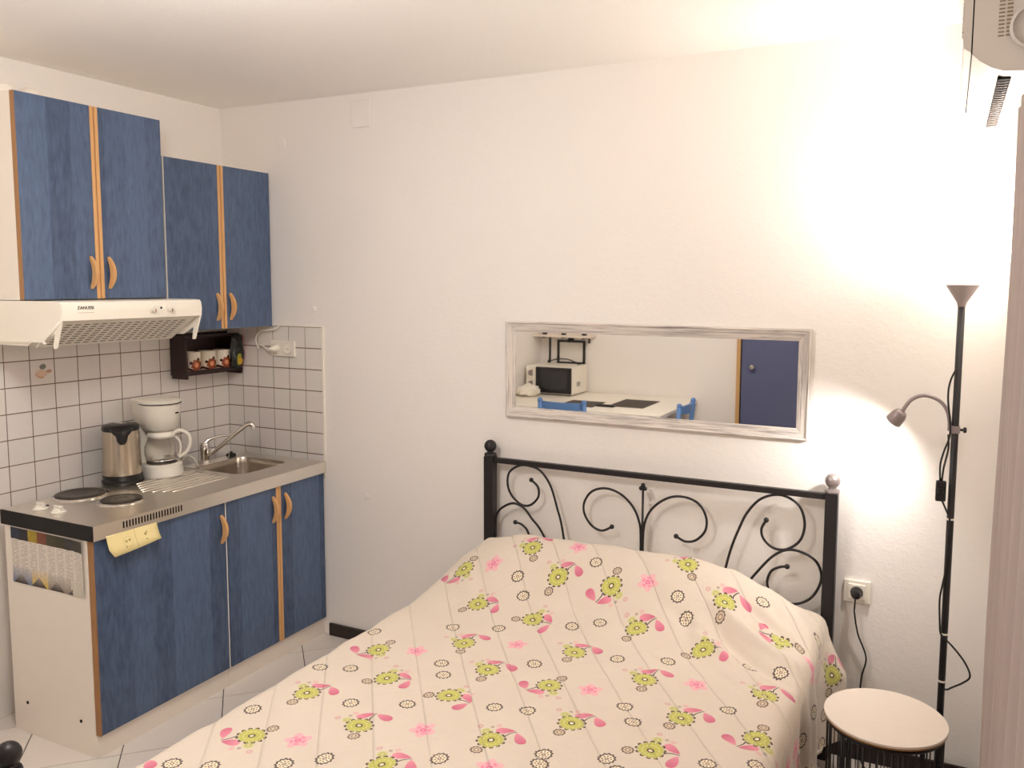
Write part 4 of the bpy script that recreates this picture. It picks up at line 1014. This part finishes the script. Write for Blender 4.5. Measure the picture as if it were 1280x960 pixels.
# ------------------------------------------------------------------ air conditioner on the right wall
AY0, AY1 = -.83, -.08
ac = thing('air_conditioner', 'white wall air conditioner high on the right wall above the curtain', 'air conditioner', (3.3, -.45, 2.16))
bp = [(3.234,2.40),(3.234,2.212),(3.25,2.196),(3.275,2.179),(3.30,2.169),(3.345,2.166),(RX-.001,2.17),(RX-.001,2.40)]
MB().prism(bp, 'y', AY0, AY1).build('body', M['acgrey'], ac, auto=True)
MB().prism([(3.214,2.395),(3.213,2.245),(3.216,2.228),(3.231,2.217),(3.231,2.395)], 'y', AY0, AY1).build('front_panel', M['acgrey'], ac, auto=True)
MB().box(3.231, 3.235, AY0+.004, AY1-.004, 2.214, 2.392).build('panel_gap', M['dark'], ac)
rg = MB()
for i in range(17): rg.box(3.2105, 3.214, AY0+.001, AY1-.001, 2.25+i*.0085, 2.2535+i*.0085)
rg.build('front_ribs', M['acgrey'], ac)
# end-cap grille and pipe cover
gr = MB()
for i in range(12): gr.rbox(3.284, 3.296, AY0-.0015, AY0+.001, 2.246+i*.0085, 2.2495+i*.0085, .0006); gr.rbox(3.30, 3.312, AY0-.0015, AY0+.001, 2.246+i*.0085, 2.2505+i*.0085, .0006)
gr.build('end_grille', M['acslot'], ac)
MB().lathe([(.05,0),(.05,.008),(.044,.011),(.043,.006)], (3.356, AY0, 2.262), 28, (0,-1,0), cap=False).build('pipe_cover', M['acgrey'], ac, auto=True)
# outlet slot with fins underneath
MB().box(3.29, 3.318, AY0+.06, AY1-.03, 2.163, 2.171).build('outlet_slot', M['dark'], ac)
fn = MB()
for i in range(22):
    y = AY0+.075+i*.029; fn.tube(spline([(3.291,y,2.162),(3.304,y+.009,2.1615),(3.317,y+.002,2.162)], 3), .0016, 5)
fn.build('outlet_fins', M['silver'], ac, smooth=True)

# ------------------------------------------------------------------ curtain
M['curtain'] = plain('grey_beige_curtain', (172, 158, 152), .9, var=.05, scale=8, bump=.15, bscale=400)
cu = thing('curtain', 'grey-beige full-length curtain along the right wall', 'curtain', (3.345, -1.5, 0))
vs = []; ny, nz_ = 150, 12
for i in range(ny+1):
    y = -.70-1.35*i/ny
    for k in range(nz_+1):
        z = .03+2.06*k/nz_; amp = .014*(1-.2*k/nz_)
        vs.append((3.349+amp*math.sin(i*.42+.4*math.sin(i*.11))+.003*math.sin(k*.7+i*.1), y+.004*math.sin(k*.5), z))
o = MB().add(vs, [(i*(nz_+1)+k, i*(nz_+1)+k+1, (i+1)*(nz_+1)+k+1, (i+1)*(nz_+1)+k) for i in range(ny) for k in range(nz_)]).build('cloth', M['curtain'], cu, smooth=True)
md = o.modifiers.new('thick', 'SOLIDIFY'); md.thickness = .003
MB().cyl((3.349, -.62, 2.105), (3.349, -2.15, 2.105), .012, 14).box(3.349, RX, -.66, -.64, 2.1, 2.11).box(3.349, RX, -2.12, -2.10, 2.1, 2.11).build('curtain_rod', M['plastic'], cu)

# ------------------------------------------------------------------ unseen ceiling fill lamp, added to brighten the kitchen side
FILL_X, FILL_Y = 1.65, -1.9
fill_ = thing('added_fill_lamp', 'round white fill lamp added on the ceiling out of view', 'fill lamp', (FILL_X, FILL_Y, RZ))
MB().lathe([(.15,0),(.15,-.02),(.14,-.024)], (FILL_X,FILL_Y,RZ), 36).build('mounting_ring', M['plastic'], fill_, auto=True)
cs = NT('fill_lamp_glass', .4); cs.base(lin((250,246,238))); cs.b.inputs['Emission Color'].default_value = (1,.93,.84,1); cs.b.inputs['Emission Strength'].default_value = 3.0
MB().lathe([(.138,-.024),(.13,-.05),(.1,-.075),(.05,-.088),(.001,-.09)], (FILL_X,FILL_Y,RZ), 36).build('glass_dome', cs.m, fill_, auto=True)
L2_ = bpy.data.lights.new('fill_light', 'POINT'); L2_.energy = FILL_W; L2_.color = LAMP_COL; L2_.shadow_soft_size = .14
l2_ = bpy.data.objects.new('fill_light', L2_); COL.objects.link(l2_); l2_.parent = fill_; l2_.location = (0, 0, -.26)

# ------------------------------------------------------------------ dining corner behind the camera, seen in the mirror
dt = thing('dining_table', 'white dining table in the far corner seen in the mirror', 'table', (.72, -3.1, 0))
MB().rbox(.015, 1.42, -3.585, -2.6, .722, .75, .004).build('table_top', M['plastic'], dt)
for x in (.07, 1.36):
    for y in (-3.53, -2.66): MB().rbox(x-.025, x+.025, y-.025, y+.025, 0, .722, .003).build('leg', M['plastic'], dt)
MB().box(.09, 1.34, -2.68, -2.66, .64, .722).box(.09, 1.34, -3.53, -3.51, .64, .722).build('apron', M['plastic'], dt)
for x, y, lab in ((.91, -3.305, 'dark placemat at the open end of the white dining table'), (.55, -3.06, 'dark placemat beside the microwave on the white dining table')):
    pm = thing('placemat', lab, 'placemat', (x, y, .75), 'dark placemats on the dining table')
    hgt = .42 if x > .8 else .3
    MB().rbox(x, x+.285, y, y+hgt, .75, .753, .001).build('mat', M['mat'], pm)
ph = thing('remote_control', 'flat black remote control on the white dining table beside a placemat', 'remote control', (.86, -2.86, .75))
MB().rbox(.84, .98, -2.875, -2.83, .75, .765, .005).build('shell', M['black'], ph)
kb = MB()
for i in range(3):
    for j in range(8): kb.rbox(.855+j*.015, .864+j*.015, -2.868+i*.012, -2.861+i*.012, .7645, .767, .001)
kb.build('buttons', M['mat'], ph)
mw = thing('microwave', 'white microwave oven with dark door window on the dining table', 'microwave', (.25, -3.4, .75))
MB().rbox(.035, .455, -3.57, -3.25, .76, .99, .006).build('housing', M['plastic'], mw)
MB().box(.12, .43, -3.57, -3.27, .75, .76).build('feet', M['black'], mw)
dr = MB().rbox(.128, .452, -3.25, -3.236, .768, .984, .003).build('door', M['black'], mw)
MB().box(.17, .42, -3.2362, -3.2352, .80, .955).build('window_mesh', plain('microwave_window', (46, 46, 48), .15), dr)
cp = MB().rbox(.038, .126, -3.25, -3.238, .768, .984, .003).build('control_panel', M['plastic'], mw)
for z in (.93, .84): MB().lathe([(.024,0),(.022,.012),(.001,.014)], (.082, -3.238, z), 20, (0,1,0)).build('dial', M['silver'], cp, auto=True)
MB().tube(spline([(.13,-3.25,.97),(.116,-3.22,.965),(.116,-3.22,.80),(.13,-3.25,.79)]), .006, 8).build('door_handle', M['plastic'], dr, smooth=True)
vn = MB()
for i in range(4): vn.box(.4545, .4555, -3.42+i*.02, -3.41+i*.02, .82, .86)
vn.build('side_vents', M['mat'], mw)
MB().tube(spline([(.42,-3.5,.985),(.36,-3.52,1.01),(.28,-3.53,1.03),(.18,-3.54,1.025),(.1,-3.56,1.0)]), .005, 8).ball((.1,-3.56,1.0), .015, 10).build('power_cord', M['black'], mw, smooth=True)
bg = thing('plastic_bag', 'crumpled white plastic bag on the dining table in front of the microwave', 'bag', (.12, -3.12, .75))
bv = MB().ball((0,0,0), 1, 24); vv = []
for v in bv.v:
    n_ = 1+.28*noise.noise(Vector(v)*2.1)+.12*noise.noise(Vector(v)*6)
    vv.append((.125+v[0]*.10*n_, -3.11+v[1]*.085*n_, max(.751, .795+v[2]*.055*n_)))
MB().add(vv, bv.f).build('film', M['plastic'], bg, auto=True)
pf = thing('picture_frame', 'black thin picture frame on the far wall above the microwave', 'picture frame', (.3, RY+.01, 1.08))
f0, f1, g0_, g1_ = .165, .425, .985, 1.19
f_ = MB().box(f0, f0+.018, RY, RY+.016, g0_, g1_).box(f1-.018, f1, RY, RY+.016, g0_, g1_).box(f0+.018, f1-.018, RY, RY+.016, g1_-.018, g1_).box(f0+.018, f1-.018, RY, RY+.016, g0_, g0_+.018)
f_.build('frame', M['black'], pf)
MB().box(f0+.018, f1-.018, RY, RY+.006, g0_+.018, g1_-.018).build('picture', M['paper'], pf)
MB().rbox(.275, .315, RY, RY+.014, 1.19, 1.215, .002).build('clip', M['black'], pf)
sf = thing('wall_shelf', 'short pale wall shelf with black brackets above the microwave', 'shelf', (.26, RY+.08, 1.22))
MB().rbox(.005, .53, RY, RY+.17, 1.222, 1.242, .003).build('board', M['tabletop'], sf)
for x in (.09, .27, .46):
    MB().box(x-.008, x+.008, RY, RY+.008, 1.17 if x > .1 else 1.0, 1.222).box(x-.006, x+.006, RY+.008, RY+.15, 1.212, 1.222).build('bracket', M['black'], sf)
for x, lab in ((.09, 'small black jar on the wall shelf nearest the corner'), (.27, 'small black jar in the middle of the wall shelf'), (.46, 'small black jar at the open end of the wall shelf')):
    j_ = thing('shelf_jar', lab, 'jar', (x, RY+.11, 1.242), 'black jars on the wall shelf')
    jb = MB().lathe([(.02,0),(.022,.004),(.022,.05),(.016,.06)], (x, RY+.11, 1.242), 18).build('jar_body', M['black'], j_, auto=True)
    MB().lathe([(.018,0),(.018,.014),(.001,.015)], (x, RY+.11, 1.302), 18).build('lid', M['silver'], j_, auto=True)

def make_chair(label):
    c = thing('dining_chair', label, 'chair', (0,0,0), 'blue dining chairs at the table')
    m = M['bluechair']
    # local: facing -y, backrest at +y side
    MB().rbox(-.2, .2, -.2, .2, .43, .45, .004).build('seat', m, c)
    for x in (-.18, .18):
        MB().rbox(x-.018, x+.018, -.19, -.155, 0, .43, .003).build('leg', m, c)
        MB().tube([(x,.18,0),(x,.18,.45),(x,.205,.8)], .018, 8).build('leg', m, c, smooth=True)
        MB().ball((x,.206,.808), .02, 10).build('post_tip', m, c, smooth=True)
    for z, h in ((.80, .062), (.66, .045)):
        pts = []; n_ = 10
        for i in range(n_+1):
            u = i/n_*2-1; pts.append((u*.165, .202-.03*(1-u*u)*-1-.01-((.8-z)*.06)))
        vs = []
        for (x, y) in pts: 
            hh = h*(.8+.25*math.cos(x*9))
            vs += [(x,y-.008,z-hh),(x,y+.008,z-hh),(x,y+.008,z),(x,y-.008,z)]
        fs = [(i*4+k, i*4+(k+1)%4, i*4+4+(k+1)%4, i*4+4+k) for i in range(n_) for k in range(4)]+[(0,1,2,3),(n_*4,n_*4+1,n_*4+2,n_*4+3)]
        MB().add(vs, fs).build('back_rail', m, c)
    for z in (.2, .28):
        MB().cyl((-.18,-.17,z), (-.18,.18,z), .008, 8).cyl((.18,-.17,z), (.18,.18,z), .008, 8).build('stretcher', m, c, smooth=True)
    return c
ch1 = make_chair('blue wooden chair on the long side of the dining table')
ch2 = copy_tree(ch1)
ch1.location = (.665, -2.79, 0)
ch2.location = (1.31, -2.93, 0); ch2.rotation_euler = (0, 0, -PI/2)
ch2['label'] = 'blue wooden chair at the end of the dining table by the door'
